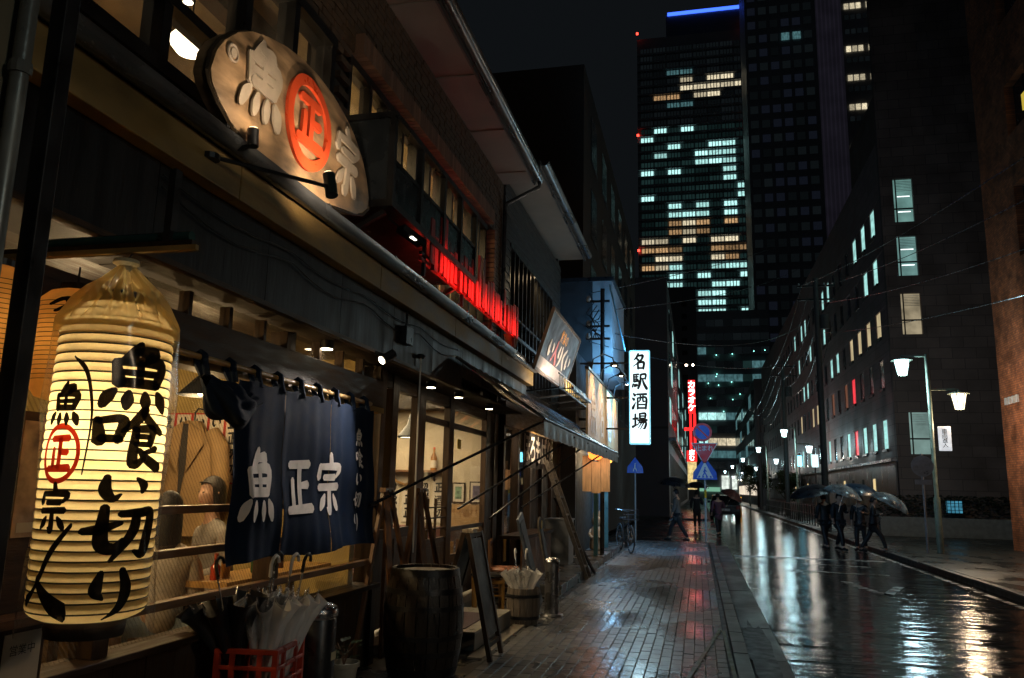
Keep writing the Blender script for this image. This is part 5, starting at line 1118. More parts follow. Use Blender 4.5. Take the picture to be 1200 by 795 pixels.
lamp('hanging_sign_light','SPOT',(-1.9,15.3,2.05),16,(1,.74,.45),.05,aim=(-2.0,16,1.8),angle=90)
# mascot statue
tn = thing('animal_statue','small cream animal statue with upright ears standing at the corner shop','statue',(-2.38,19.3,.14))
MB().lathe([(.12,0),(.16,.02),(.17,.15),(.13,.30),(.15,.42),(.11,.52),(.07,.56)],18,(-2.38,19.3,.14)).build('body',M('cream_ceramic',(.45,.37,.27),.35),tn,smooth=True)
MB().lathe([(.03,0),(.10,.03),(.125,.11),(.10,.2),(.03,.24)],18,(-2.38,19.3,.68)).build('head',M('cream_ceramic'),tn,smooth=True)
for s in (-1,1): MB().lathe([(.028,0),(.032,.08),(.008,.17)],10,(-2.38+s*.06,19.3,.88)).build('ear',M('cream_ceramic'),tn,smooth=True); MB().tube([(-2.38+s*.13,19.28,.6),(-2.38+s*.16,19.2,.5),(-2.38+s*.08,19.14,.42)],.035,8).build('arm',M('cream_ceramic'),tn,smooth=True)
# bicycle, front wheel to the viewer
bi = thing('bicycle','parked city bicycle with its front wheel turned to the pavement','bicycle',(-1.85,20.9,0),rz=R_(-70),world=False)
def wheel(x,parent):
    w = MB().tube([(x+.33*math.cos(t),0,.345+.33*math.sin(t)) for t in [2*math.pi*j/32 for j in range(33)]],.017,8,False).build('tyre',rubber,parent,smooth=True)
    MB().tube([(x+.305*math.cos(t),0,.345+.305*math.sin(t)) for t in [2*math.pi*j/32 for j in range(33)]],.009,6,False).build('rim',chrome,w,smooth=True)
    for k in range(14): t = 2*math.pi*k/14; MB().tube([(x,0,.345),(x+.3*math.cos(t),0,.345+.3*math.sin(t))],.0018,4).build('spoke',chrome,w)
    MB().tube([(x,-.04,.345),(x,.04,.345)],.022,10).build('hub',chrome,w)
wheel(-.54,bi); wheel(.54,bi)
bfm = M('dark_bike_paint',(.02,.025,.03),.3)
for nm,a,b,r in (('seat_tube',(-.12,0,.28),(-.2,0,.78),.016),('down_tube',(-.12,0,.28),(.36,0,.70),.018),('top_tube',(-.17,0,.60),(.36,0,.74),.014),('chain_stay',(-.12,.03,.28),(-.54,.03,.345),.01),('seat_stay',(-.19,.03,.7),(-.54,.03,.345),.009),('head_tube',(.35,0,.66),(.33,0,.86),.02),('stem',(.33,0,.86),(.31,0,1.02),.012)): MB().tube([a,b],r,8).build(nm,bfm,bi,smooth=True)
for s in (-1,1): MB().tube([(.36,s*.04,.66),(.54,s*.05,.345)],.011,8).build('fork_blade',bfm,bi,smooth=True)
MB().tube([(.18,-.29,1.06),(.3,-.2,1.05),(.33,0,1.02),(.3,.2,1.05),(.18,.29,1.06)],.011,8).build('handlebar',chrome,bi,smooth=True)
MB().box(-.33,-.08,-.07,.07,.80,.86).build('saddle',rubber,bi,bev=.02); MB().tube([(.45,0,.62),(.5,0,.62)],.035,12).build('headlamp',chrome,bi)
bk_ = MB(); 
for z in (.82,.94,1.06): bk_.tube([(.42,-.16,z),(.68,-.16,z),(.68,.16,z),(.42,.16,z),(.42,-.16,z)],.005,5)
for y in (-.16,-.05,.05,.16): bk_.tube([(.68,y,.82),(.68,y,1.06)],.004,5); bk_.tube([(.42,y,.82),(.42,y,1.06)],.004,5); bk_.tube([(.42,y,.82),(.68,y,.82)],.004,5)
bk_.build('basket',gun,bi)
# ------------------------------------------------------------------ blade sign 名駅酒場
bs = thing('blade_sign','tall backlit white blade sign reading 名駅酒場 in dark brush characters','sign',(-1.26,18.0,2.5))
lgt = E('blade_sign_glow',(.74,.94,1),1.6)
box('light_box',lgt,bs,-1.47,-1.05,18.0,18.16,2.58,4.66,bev=.03); box('case_edge',M('cyan_case',(.15,.4,.5),.3,emit=(.25,.75,1),es=1.2),bs,-1.495,-1.025,18.03,18.13,2.55,4.69,bev=.03)
for i,ch in enumerate('名駅酒場'):
    mb = MB(); glyph(mb,ch,plane_map((-1.26,17.998,4.42-i*.45),(1,0,0),(0,0,1),(0,-1,0),.33,.37,.0006),1.25,5); mb.build('character',M('deep_blue_ink',(.005,.015,.04),.4,bump=0),bs)
for z in (2.9,3.6,4.4): MB().bar((-2.62,18.08,z),(-1.47,18.08,z),.04).build('bracket',black,bs)
lamp('blade_glow','AREA',(-1.26,17.95,3.6),26,(.55,.85,1),aim=(-1.26,10,3.2),sx=.4,sy=2,parent=bs); lamp('blade_glow_back','AREA',(-1.26,18.2,3.9),240,(.18,.55,1),aim=(-1.6,20,4.2),sx=.4,sy=2,parent=bs)
# ------------------------------------------------------------------ roadside signs
sg = thing('traffic_sign_post','sign pole with round no-parking, red stop and blue crossing signs at the corner','traffic sign',(.2,26.4,0)); sx_ = .2; sy_ = 26.4
MB().tube([(sx_,sy_,0),(sx_,sy_,3.7)],.035,10).build('pole',M('pale_pole',(.4,.4,.4),.4),sg,smooth=True); MB().tube([(sx_,sy_,1.35),(sx_,sy_,1.6)],.038,10).build('yellow_band',M('yellow_band',(.6,.38,.02),.4),sg)
def disc(mb,c,r,n=28,t=.01): mb.prism([(c[0]+r*math.cos(2*math.pi*i/n),c[1],c[2]+r*math.sin(2*math.pi*i/n)) for i in range(n)],(0,-t,0)); return mb
d = disc(MB(),(sx_-.05,sy_-.05,3.42),.30).build('no_parking_disc',signr,sg); disc(MB(),(sx_-.05,sy_-.062,3.42),.225,t=.004).build('blue_field',signb,d)
MB().bar((sx_-.05-.16,sy_-.070,3.42+.16),(sx_-.05+.16,sy_-.070,3.42-.16),.05,.004,(0,1,0)).build('red_slash',signr,d)
t_ = MB().prism([(sx_-.42,sy_-.05,3.08),(sx_+.42,sy_-.05,3.08),(sx_+.04,sy_-.05,2.42),(sx_-.04,sy_-.05,2.42)],(0,-.01,0)).build('stop_triangle',signw,sg,bev=.01)
MB().prism([(sx_-.375,sy_-.061,3.055),(sx_+.375,sy_-.061,3.055),(sx_+.03,sy_-.061,2.45),(sx_-.03,sy_-.061,2.45)],(0,-.004,0)).build('red_field',signr,t_); text('stop_text','止まれ',signw,(sx_,sy_-.066,2.9),(1,0,0),(0,0,1),.19,t_,bold=.015)
p_ = MB().prism([(sx_-.38,sy_-.05,1.92),(sx_+.38,sy_-.05,1.92),(sx_+.36,sy_-.05,2.15),(sx_+.02,sy_-.05,2.62),(sx_-.02,sy_-.05,2.62),(sx_-.36,sy_-.05,2.15)],(0,-.01,0)).build('crossing_pentagon',signb,sg,bev=.01)
MB().prism([(sx_-.26,sy_-.061,1.97),(sx_+.26,sy_-.061,1.97),(sx_,sy_-.061,2.5)],(0,-.004,0)).build('white_field',signw,p_)
mb = MB(); glyph(mb,"52,88,7 52,84,7;50,74,7 48,44,7;48,44,5 34,24,5 28,4,4;50,44,5 62,24,5 72,4,4;48,68,4 36,50,4;52,68,4 66,54,4",plane_map((sx_,sy_-.067,2.16),(1,0,0),(0,0,1),(0,-1,0),.34,.36,.0006)); mb.build('walking_figure',signb,p_)
for i in range(4): MB().bar((sx_-.2+i*.13,sy_-.069,1.98),(sx_-.16+i*.11,sy_-.069,2.04),.05,.003,(0,1,0)).build('zebra_mark',signb,p_)
s2_ = thing('crossing_sign','smaller blue pedestrian crossing sign on a thin pole before the brown building','traffic sign',(-2.0,27.0,-.11))
MB().tube([(-2.05,27,-.118),(-2.05,27,2.6)],.025,8).build('pole',MATS['pale_pole'],s2_,smooth=True); q = MB().prism([(-2.32,26.95,2.1),(-1.78,26.95,2.1),(-1.8,26.95,2.3),(-2.05,26.95,2.62),(-2.3,26.95,2.3)],(0,-.01,0)).build('pentagon',signb,s2_)
mb = MB(); glyph(mb,"52,88,7 52,84,7;50,74,7 48,44,7;48,44,5 34,24,5 28,4,4;50,44,5 62,24,5 72,4,4",plane_map((-2.05,26.938,2.3),(1,0,0),(0,0,1),(0,-1,0),.26,.3,.0006)); mb.build('walking_figure',signw,q)
# ------------------------------------------------------------------ double street lamp
def street_lamp(label,x,y,group,full=True):
    L_ = thing('street_lamp',label,'street lamp',(x,y,0),group,world=False); gp = M('grey_green_paint',(.16,.19,.15),.45,var=.25)
    MB().lathe([(.09,0),(.09,1.5),(.06,1.55),(.055,5.65),(.03,5.68)],14).build('pole',gp,L_,smooth=True)
    for sx,z,c in ((-.68,5.62,'cool'),(.78,4.62,'warm')):
        MB().bar((0,0,z),(sx,0,z),.07,.06).build('arm',gp,L_,bev=.005); MB().tube([(sx,0,z),(sx,0,z-.1)],.02,6).build('drop',gp,L_)
        h = MB().lathe([(.30,-.13),(.28,-.11),(.06,-.06),(.03,-.0)],20,(sx,0,z)).build('hood',gp,L_,smooth=True)
        glo = E('lamp_cool',(.60,.93,1),11) if c == 'cool' else (E('lamp_warm',(1,.80,.56),5) if full else E('lamp_far',(.75,.92,1),6))
        for k in range(6):
            a0,a1 = k*math.pi/3+.1,(k+1)*math.pi/3-.1; MB().add([(sx+.2*math.cos(a0),.2*math.sin(a0),z-.14),(sx+.2*math.cos(a1),.2*math.sin(a1),z-.14),(sx+.12*math.cos(a1),.12*math.sin(a1),z-.55),(sx+.12*math.cos(a0),.12*math.sin(a0),z-.55)],[(0,1,2,3)]).build('glass_panel',glo,h)
            MB().bar((sx+.21*math.cos(a0-.1),.21*math.sin(a0-.1),z-.14),(sx+.125*math.cos(a0-.1),.125*math.sin(a0-.1),z-.56),.02).build('cage_bar',gp,h)
        MB().lathe([(.12,-.57),(.13,-.555),(.12,-.545)],14,(sx,0,z)).build('base_ring',gp,h)
        lamp('street_lamp_light','POINT',(sx,0,z-.8),(190 if c == 'cool' else 190)*(1 if full else (.7 if c == 'cool' else .3)),(.60,.93,1) if c == 'cool' else ((1,.72,.45) if full else (1,.88,.72)),.15,parent=L_)
    if full:
        s = box('banner_plate',signw,L_,.16,.48,-.02,.02,2.75,3.6,bev=.01,emit=None) if False else MB().box(.16,.50,-.02,.02,2.85,3.55).build('banner_plate',M('lit_plate',(.6,.6,.6),.5,emit=(.85,.9,.95),es=.7),L_,bev=.015)
        text('plate_text','車両進入',M('plate_ink',(.05,.05,.05),.5,bump=0),(.33,-.021,3.2),(1,0,0),(0,0,1),.16,s,bold=.01,vertical=True)
        for z in (2.95,3.45): MB().bar((.04,0,z),(.16,0,z),.02).build('plate_clamp',gp,L_)
    return L_
sl0 = street_lamp('tall green double armed street lamp with a small lit plate beside the round sign',6.6,25.2,None)
sl1 = street_lamp('double armed lantern street lamp further down the right pavement',6.0,53,'street lamps down the right pavement',False)
for y,x in ((74,5.9),(98,5.8),(126,5.7),(158,5.6)): dup(sl1,(x,y,0))
added_lamp = dup(sl0,(6.6,-1.5,0),0,'added unseen copy of the green double armed street lamp, lighting the restaurant front')  # unseen copy behind the camera, added to light the shopfront
for c_ in added_lamp.children:
    if c_.type == 'LIGHT' and c_.data.color[0] < .9: c_.data = c_.data.copy(); c_.data.energy = 95
rsn = thing('round_sign','round road sign seen from behind on a thin grey pole beside the lamp','traffic sign',(6.25,25.0,0))
MB().tube([(6.22,25,0),(6.22,25,2.75)],.03,10).build('pole',M('grey_sign_pole',(.3,.3,.32),.4),rsn,smooth=True); disc(MB(),(6.22,24.95,2.4),.30).build('disc',M('grey_sign_back',(.28,.28,.29),.4,.5),rsn); MB().box(6.0,6.44,24.94,24.96,1.88,2.02).build('plate',M('grey_sign_back'),rsn); MB().bar((5.95,24.93,2.4),(6.49,24.93,2.4),.04,.02).build('stiffener',M('grey_sign_back'),rsn)
# ------------------------------------------------------------------ right side buildings
rb = thing('dark_office_building','dark brown office block with lit strip windows and wet lower ledge','building',(12,60,0))
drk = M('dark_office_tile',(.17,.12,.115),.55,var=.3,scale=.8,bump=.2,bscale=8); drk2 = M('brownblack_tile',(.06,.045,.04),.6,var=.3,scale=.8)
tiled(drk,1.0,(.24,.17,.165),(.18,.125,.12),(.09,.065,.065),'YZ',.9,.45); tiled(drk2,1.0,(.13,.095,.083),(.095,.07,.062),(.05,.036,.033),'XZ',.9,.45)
ledm = M('wet_pale_ledge',(.2,.2,.21),.25,var=.3)
F8 = 8.0
mw = MB(); rows = [(3.55,4.8),(6.2,7.5),(8.45,9.6),(10.9,12.05),(13.15,14.4)]
zc = [0]+[q for r in rows for q in r]+[17.0]
for i in range(0,len(zc),2): mw.box(F8,F8+.5,36,104,zc[i],zc[i+1])
for z0,z1 in rows:
    y = 36.0
    for k in range(31): mw.box(F8+.02,F8+.5,36.0+k*2.2,37.3+k*2.2,z0,z1)
mw.build('facade',drk,rb)
box('interior_backing',mud,rb,F8+.8,F8+.9,36.5,104,0,17)
lit = {4:{0:'g',1:'g',2:'g',3:'d',6:'g',7:'g',8:'g',9:'d',11:'g',12:'g',14:'g'},3:{0:'g',1:'g',4:'d',7:'g',8:'d',10:'g',13:'g'},2:{0:'w',1:'w',2:'w',3:'w',5:'g',6:'g',8:'g',11:'g',12:'g'},1:{2:'d',3:'r',4:'o',6:'o',7:'d',9:'w',10:'w',13:'w'},0:{0:'g',1:'g',2:'g',3:'r',4:'g',5:'d',6:'d',7:'g',8:'g',10:'d',11:'g',12:'d',13:'g'}}
WM = {'g':E('office_green_white',(.42,.85,.80),.85,.35,1.2,(1,1,3)),'w':E('office_warm',(1,.80,.45),.5,.3,1.2),'o':E('office_orange',(.8,.3,.15),.16,.4),'r':E('office_red_sign_reflection',(1,.05,.07),.9,.5,2),'d':M('unlit_office_glass',(.02,.03,.032),.15,bump=0)}  # 'r' panes emit red as a painted reflection of the red sign
for r,(z0,z1) in enumerate(rows):
    for k in range(31):
        c = lit[r].get(k,'d')
        w = box('office_window',WM[c],rb,F8+.06,F8+.08,37.3+k*2.2,38.2+k*2.2,z0,z1)
        if k < 8: box('window_sill',black,w,F8-.06,F8+.05,37.26+k*2.2,38.24+k*2.2,z0-.14,z0-.01)
box('ledge',ledm,rb,F8-.25,F8,35.8,104,2.95,3.06); box('ledge_fascia',M('ribbed_lower_tile',(.13,.11,.11),.35,var=.5,scale=2,stretch=(1,6,.3)),rb,F8-.05,F8-.001,36,104,1.0,2.949)
for k in range(14): box('basement_window',E('basement_glow',(1,.75,.35),.8) if k%3==0 else mud,rb,F8-.06,F8-.051,40+k*2.6,40.5+k*2.6,1.7,2.3)
sw = MB(); S36 = 36.0
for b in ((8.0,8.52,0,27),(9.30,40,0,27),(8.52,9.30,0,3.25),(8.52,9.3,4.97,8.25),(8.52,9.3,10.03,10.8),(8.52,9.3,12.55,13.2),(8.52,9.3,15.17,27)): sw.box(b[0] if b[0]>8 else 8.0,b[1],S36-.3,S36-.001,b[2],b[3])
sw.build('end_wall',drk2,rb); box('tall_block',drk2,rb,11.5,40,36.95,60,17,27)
for i,(z0,z1,m) in enumerate(((3.25,4.97,E('end_window_pale',(.45,.70,.64),.36,.3,1.5)),(8.25,10.03,E('end_window_cream',(.80,.66,.42),.34,.4,2)),(10.8,12.55,E('end_window_teal',(.34,.66,.62),.36,.45,1.2)),(13.2,15.17,E('end_window_teal2',(.34,.68,.62),.32,.45,1.2)))):
    w = box('end_window',m,rb,8.52,9.3,S36-.14,S36-.12,z0,z1); box('mullion',black,w,8.52,9.3,S36-.2,S36-.145,z0+.6,z0+.66); box('side_mullion',black,w,8.62,8.67,S36-.19,S36-.146,z0,z1); [box('blind_slat',M('grey_blind',(.3,.32,.3),.7),w,8.68,9.28,S36-.165,S36-.15,z1-.1-q*.07,z1-.085-q*.07) for q in range(7)]
    if i > 1:
        for q in range(2): MB().bar((8.7,S36-.15,z0+.5+q*.7),(9.2,S36-.15,z0+.5+q*.7),.03).build('ceiling_tube',E('tube_white',(.9,1,1),2.2),w)
hd = thing('hedge_wall','low pale retaining wall with dark clipped hedge before the office block','wall',(11,34.8,0))
box('wall',M('pale_retaining_wall',(.16,.16,.15),.6),hd,6.9,40,34.3,34.55,0,.75,bev=.02)
hm_ = MB(); rr = random.Random(9)
for i in range(2600):
    c = Vector((rr.uniform(7.0,16),rr.uniform(34.6,35.4),.7+rr.random()**.6*.9)); a = rr.uniform(0,6.28); n = Vector((math.cos(a),math.sin(a),rr.uniform(-.5,.5)))*.07; t = Vector((-math.sin(a),math.cos(a),rr.uniform(-.5,.5)))*.05; hm_.add([c-n,c+t,c+n,c-t],[(0,1,2,3)])
hm_.build('hedge_leaves',M('dark_hedge_leaf',(.02,.03,.014),.5),hd,kind='stuff')
bwn = box('blue_window_sign',E('blue_grid_glow',(.1,.5,.75),.4,.5,6),None,9.3,9.85,34.27,34.295,.95,1.4,label='small blue lit grid window low in the hedge wall',cat='window')
for k in range(4): box('grid_bar',black,bwn,9.3+k*.1375,9.325+k*.1375,34.25,34.268,.95,1.4)
for k in range(3): box('grid_bar',black,bwn,9.3,9.85,34.245,34.262,1.04+k*.13,1.06+k*.13)
br2 = thing('brick_tower_block','tall red brick tower block with lamplit corner on the right pavement','building',(11,24,0))
bm2 = M('lamplit_red_brick',(.20,.085,.045),.8,var=.5,scale=2.2,bump=.4,bscale=14)
nt = bm2.node_tree; bt = nt.nodes.new('ShaderNodeTexBrick'); bt.inputs['Scale'].default_value = 3.6; bt.inputs['Color1'].default_value = (.42,.13,.045,1); bt.inputs['Color2'].default_value = (.24,.075,.03,1); bt.inputs['Mortar'].default_value = (.07,.05,.04,1)
tcn = nt.nodes.new('ShaderNodeTexCoord'); mpn = nt.nodes.new('ShaderNodeMapping'); mpn.inputs['Rotation'].default_value = (R_(90),0,R_(90)); sxn = nt.nodes.new('ShaderNodeSeparateXYZ'); cxn = nt.nodes.new('ShaderNodeCombineXYZ'); nt.links.new(tcn.outputs['Object'],sxn.inputs[0]); nt.links.new(sxn.outputs[1],cxn.inputs[0]); nt.links.new(sxn.outputs[2],cxn.inputs[1]); nt.links.new(cxn.outputs[0],bt.inputs['Vector'])
hsn = [n for n in nt.nodes if n.type=='HUE_SAT'][0]; nt.links.new(bt.outputs[0],hsn.inputs['Color'])
BX = 9.4; tw = MB()
wz = [(1.0,3.2),(4.4,6.6),(8.6,10.8),(12.4,14.0),(16,18)]
zz = [0]+[q for r in wz for q in r]+[30]
for i in range(0,len(zz),2): tw.box(BX,BX+.5,10,28,zz[i],zz[i+1])
for z0,z1 in wz:
    for a,b in ((10,23.9),(25.4,28)): tw.box(BX,BX+.5,a,b,z0,z1)
tw.box(BX+.5,40,27.6,28,0,30); tw.build('brick_wall',bm2,br2)
for i,(z0,z1) in enumerate(wz): w = box('window',WM['d'],br2,BX+.25,BX+.27,23.9,25.4,z0,z1); box('mullion',black,w,BX+.22,BX+.25,24.6,24.66,z0,z1)
MB().box(BX+.2,BX+.24,24.5,24.75,12.9,13.4).build('lit_notice',E('yellow_notice',(1,.75,.1),.5),br2)
for i in range(4): MB().box(BX-.06,BX-.001,26.5+i*.3,26.62+i*.3,4.4,4.62).build('number_plate',M('pale_letter',(.6,.6,.6),.4),br2)
# guard fence
fe = thing('guard_fence','black steel guard fence along the far right kerb','fence',(5.6,50,0))
for i in range(36): MB().bar((5.62,38+i*1.0,0),(5.62,38+i*1.0,1.0),.05).build('post',black,fe)
for z in (.95,.55): MB().tube([(5.62,38,z),(5.62,73,z)],.02,6).build('rail',black,fe)
# utility poles
def upole(label,x,y,h):
    u = thing('utility_pole',label,'utility pole',(x,y,0)); MB().tube([(x,y,0),(x,y,h)],[.17,.12],12).build('shaft',M('dark_concrete_pole',(.06,.06,.06),.7),u,smooth=True)
    for k,z in enumerate((h-.4,h-1.1)): MB().bar((x-.9,y,z),(x+.9,y,z),.08).build('cross_arm',gun,u)
    for s in (-.8,-.4,.4,.8): MB().lathe([(.03,0),(.05,.05),(.03,.12)],8,(x+s,y,h-.36)).build('insulator',M('porcelain',(.4,.4,.38),.3),u)
    MB().lathe([(.22,0),(.22,.7)],14,(x+.35,y,h-2.6)).build('transformer',M('dark_concrete_pole'),u)
upole('tall dark utility pole beside the dark office block',5.9,41,12.2); upole('dark utility pole past the lantern street lamps',6.1,60,11); upole('far utility pole at the end of the right pavement',5.9,82,10)
# wires
def wire(label,a,b,sag,r=.012):
    a,b = Vector(a),Vector(b); pts = [a.lerp(b,t/14)-Vector((0,0,sag*4*(t/14)*(1-t/14))) for t in range(15)]
    MB().tube(pts,r,5).build('overhead_wire',M('wet_cable',(.05,.055,.06),.25),None,smooth=True,label=label,cat='cable')
for i,(a,b,s_,lab) in enumerate((((5.2,41,11.8),(7.5,6,7.6),.5,'upper overhead cable running down the right side of the road'),((6.3,41,11.8),(8.5,6,7.2),.6,'paired overhead cable beside the upper one'),((5.9,41,10.9),(8,6,5.6),.6,'lower bundled overhead cable over the street lamp'),((6.2,41,9.4),(8.6,6,4.9),.5,'lowest overhead cable above the brick corner'),((-2.4,18,6.05),(10,70,24),.4,'long cable rising from the corner shop towards the towers'),((-2.4,18,5.6),(9,66,20),.6,'second long cable rising from the corner shop'),((-2.4,18,5.2),(8,60,14.0),1.0,'sagging cable from the corner shop over the road'),((-2.4,18,4.9),(5.4,41,8.2),.6,'low slack cable from the corner shop to the utility pole'))): wire(lab,a,b,s_)
for i in range(6): wire(('thin','slack','taut','drooping','doubled','short')[i]+' cable strung between the right hand utility poles',(5.2+i*.28,41,11.6-.35*i),(5.4+i*.25,60,10.4-.4*i),.5+.25*i,.014)
for i in range(4): wire(('thin','slack','taut','drooping')[i]+' cable strung between the farther utility poles',(5.4+i*.3,60,10.4-.4*i),(5.4+i*.25,82,9.4-.4*i),.5+.25*i,.016)
vp_ = thing('corner_pole','slim steel service pole with tangled brackets at the corner shop','utility pole',(-2.1,18.15,0))
MB().tube([(-2.12,18.2,0.14),(-2.12,18.2,6.2)],.05,10).build('shaft',gun,vp_,smooth=True); MB().tube([(-1.95,18.2,6.3),(-1.6,18.2,4.7)],.02,8).build('conduit',M('blue_conduit',(.2,.4,.5),.4),vp_,smooth=True)
for z in (5.9,5.3,5.0): MB().bar((-2.5,18.2,z),(-1.95,18.2,z),.05).build('cross_arm',gun,vp_); MB().lathe([(.04,0),(.06,.06),(.03,.14)],8,(-2.45,18.2,z)).build('insulator',MATS['porcelain'],vp_)
for i in range(5): MB().tube([(-2.3+.05*i,18.2,5.9-.1*i),(-2.5+.1*i,18.1,5.6-.05*i),(-2.2-.1*i,18.15,5.35),(-2.35+.08*i,18.2,5.0)],.012,6).build('loose_cable',black,vp_,smooth=True)
# ------------------------------------------------------------------ left mid and far buildings
mbld = thing('brown_block','plain dark brown block rising behind the low shops','building',(-6,26,0))
bw = M('plain_brown_render',(.05,.033,.024),.8,var=.25,scale=.6)
box('front',bw,mbld,-30,-3.3,23.2,23.5,0,14.9); box('side',bw,mbld,-3.62,-3.3,23.51,44,0,14.9); 
for r in range(4):
    for k in range(6): w = box('side_window',WM['d'],mbld,-3.299,-3.28,25+k*3.1,26.4+k*3.1,4.6+r*2.6,6.2+r*2.6); box('reveal',M('grey_reveal',(.08,.08,.08),.7),w,-3.27,-3.25,24.9+k*3.1,26.5+k*3.1,4.5+r*2.6,4.56+r*2.6)
m3 = thing('brown_hotel','plain brown building with pale ledge on the far corner of the cross street','building',(-6,60,0))
bw2 = M('mauve_brown_tile',(.095,.072,.07),.7,var=.2,scale=.5); gw2 = M('grey_facade',(.13,.125,.13),.5,var=.3,scale=1)
box('front',bw2,m3,-30,-1.75,50,50.3,0,15.0); box('street_side',gw2,m3,-2.1,-1.75,50.31,148,0,15.0); box('ledge',ledm,m3,-1.749,-1.3,50.3,148,4.6,4.8)
for k in range(30): box('tall_slot',mud,m3,-1.749,-1.73,53+k*2.6,54.2+k*2.6,.4,3.9)
for r in range(3):
    for k in range(22): box('upper_window',WM['d'] if (k*7+r*3)%5 else WM['g'],m3,-1.749,-1.73,53+k*4,55.4+k*4,6+r*3,7.6+r*3)
box('band',M('dark_band',(.05,.035,.03),.7),m3,-30,-1.745,49.98,49.999,5.3,5.45)
gt_ = thing('grey_tower','slim grey apartment tower with a column of small dark windows','building',(-3,155,0))
box('wall',M('pale_grey_render',(.12,.115,.12),.8,var=.15,scale=.2),gt_,-9,.15,155,165,0,41)
for k in range(8): box('small_window',mud,gt_,-2.6,-1.6,154.9,154.98,37-k*2.4,37.9-k*2.4)
ks = thing('karaoke_sign','tall red glowing vertical sign reading カラオケ over the left pavement','sign',(-.5,75,3.9)); Y7 = 75
rd = E('red_sign_glow',(1,.02,.02),1.7)
box('red_panel',rd,ks,-.78,-.16,Y7,Y7+.3,8.6,11.7); box('red_strut',rd,ks,-.72,-.5,Y7,Y7+.2,5.2,8.59); box('red_strut',rd,ks,-.36,-.12,Y7,Y7+.2,5.2,8.59); box('cross',rd,ks,-1.2,-.1,Y7-.02,Y7-.001,7.0,7.3); box('red_foot_panel',rd,ks,-1.0,-.1,Y7,Y7+.3,4.2,5.19); box('yellow_box',E('yellow_sign_glow',(1,.75,.3),.8,.5,3),ks,-.95,-.15,Y7,Y7+.3,1.7,4.19)
for i,ch in enumerate('カラオケ'): text('kana',ch,E('white_kana',(1,.92,.9),4),(-.47,Y7-.003,11.25-i*.72),(1,0,0),(0,0,1),.72,ks,bold=.03)
for i,ch in enumerate('店む'): text('kana',ch,E('white_kana',(1,.92,.9),4),(-.55,Y7-.003,5.0-i*.5),(1,0,0),(0,0,1),.5,ks,bold=.03)
MB().bar((-.6,Y7+.1,11.7),(-.6,Y7+.1,13.0),.08).build('mast',gun,ks); 
for s in (-.3,.3): MB().lathe([(.02,0),(.12,.1),(.12,.16),(.02,.26)],10,(-.6+s,Y7+.1,13.0)).build('floodlamp',E('mast_lamp',(1,.8,.6),16),ks,smooth=True)
for z in (9,5.6): MB().bar((-1.75,Y7+.15,z),(-.86,Y7+.15,z),.1).build('bracket',gun,ks)
lamp('red_sign_light','AREA',(-.5,Y7-.6,7.5),12,(1,.04,.03),aim=(-.3,40,0),sx=.7,sy=6)
# ------------------------------------------------------------------ skyline
tm = M('tower_dark_cladding',(.30,.31,.33),.5,var=.25,scale=.05,bump=0); tb_ = M('tower_band',(.42,.44,.45),.5,var=.2,scale=.05,bump=0)
TW = {'c':E('tower_cyan_white',(.50,.95,.90),1.0,.45,1.4,(2.2,1,1),.4),'w':E('tower_warm',(1,.86,.58),.62,.5,1.4,(2,1,1),.5),'o':E('tower_orange',(1,.60,.28),.36,.6,1.4,(2,1,1),.5),'.':M('tower_dim_glass',(.02,.04,.042),.2,emit=(.10,.26,.25),es=.06,bump=0,scale=.3,rnd=.6),'b':M('tower_city_glow_glass',(.01,.012,.014),.2,bump=0,emit=(.05,.07,.08),es=.06,rnd=.5),'x':E('tower_teal',(.25,.6,.65),.20,.5,1.0,(2,1,1))}  # 'b' panes emit faintly, standing in for city glow on the dark facades
mt = thing('office_tower','tallest office tower with scattered cyan windows and a blue lit crown','building',(1,365,0)); TY = 365
box('shaft',tm,mt,-25.5,28,TY,TY+40,0,222); box('crown',M('crown_cladding',(.12,.15,.16),.5,bump=0),mt,-11.3,25,TY+1,TY+30,222,234.5); box('crown_light',E('crown_blue',(.04,.12,1),2.6),mt,-10.5,24.6,TY+.4,TY+.9,233.6,235.2)
hb2 = M('crown_cladding'); bnd = MB()
rowsT = ["........","........","........","..xx....","...w.ww.","...wwwww",".oo.ww..","..xx....","........","........",".c.c....","c.......","..c..cc.",".c..ccc.","....ccc.","c.c...c.","......c.",".......c","c......c","..c.c.c.","..ccc.c.","..owo.o.","..owo...","ww.w.ww.","ooo..ooo",".ww..wo.","owc..ccc","..c.c..c","ccc..cc.","....cc..","....cc..","....cc.c"]
for r,row in enumerate(rowsT):
    z = 214-r*4.28
    for k,c in enumerate(row):
        x = -23.8+k*6.35
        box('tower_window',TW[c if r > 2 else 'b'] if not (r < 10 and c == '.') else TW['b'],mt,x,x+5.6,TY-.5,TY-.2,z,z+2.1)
    bnd.box(-25.4,27.9,TY-.9,TY-.001,z-1.3,z-.4)
bnd.build('floor_band',tb_,mt,kind='stuff')
mul = MB()
for k in range(8):
    for q in (1.35,2.75,4.15): mul.box(-23.8+k*6.35+q,-23.8+k*6.35+q+.35,TY-.85,TY-.55,76,218)
mul.build('mullion',tm,mt,kind='stuff')
for x,z in ((-25.3,224),(27.8,223),(-25.3,170),(27.8,172),(-25.3,112),(27.8,114)): box('warning_light',E('aviation_red',(1,.05,.03),5),mt,x-.5,x+.5,TY-1.6,TY-.95,z,z+1)
lb = thing('glass_annexe','glass office annexe with bright lower floors at the end of the street','building',(9,200,0))
box('shaft',tm,lb,.1,17.6,200,225,0,46)
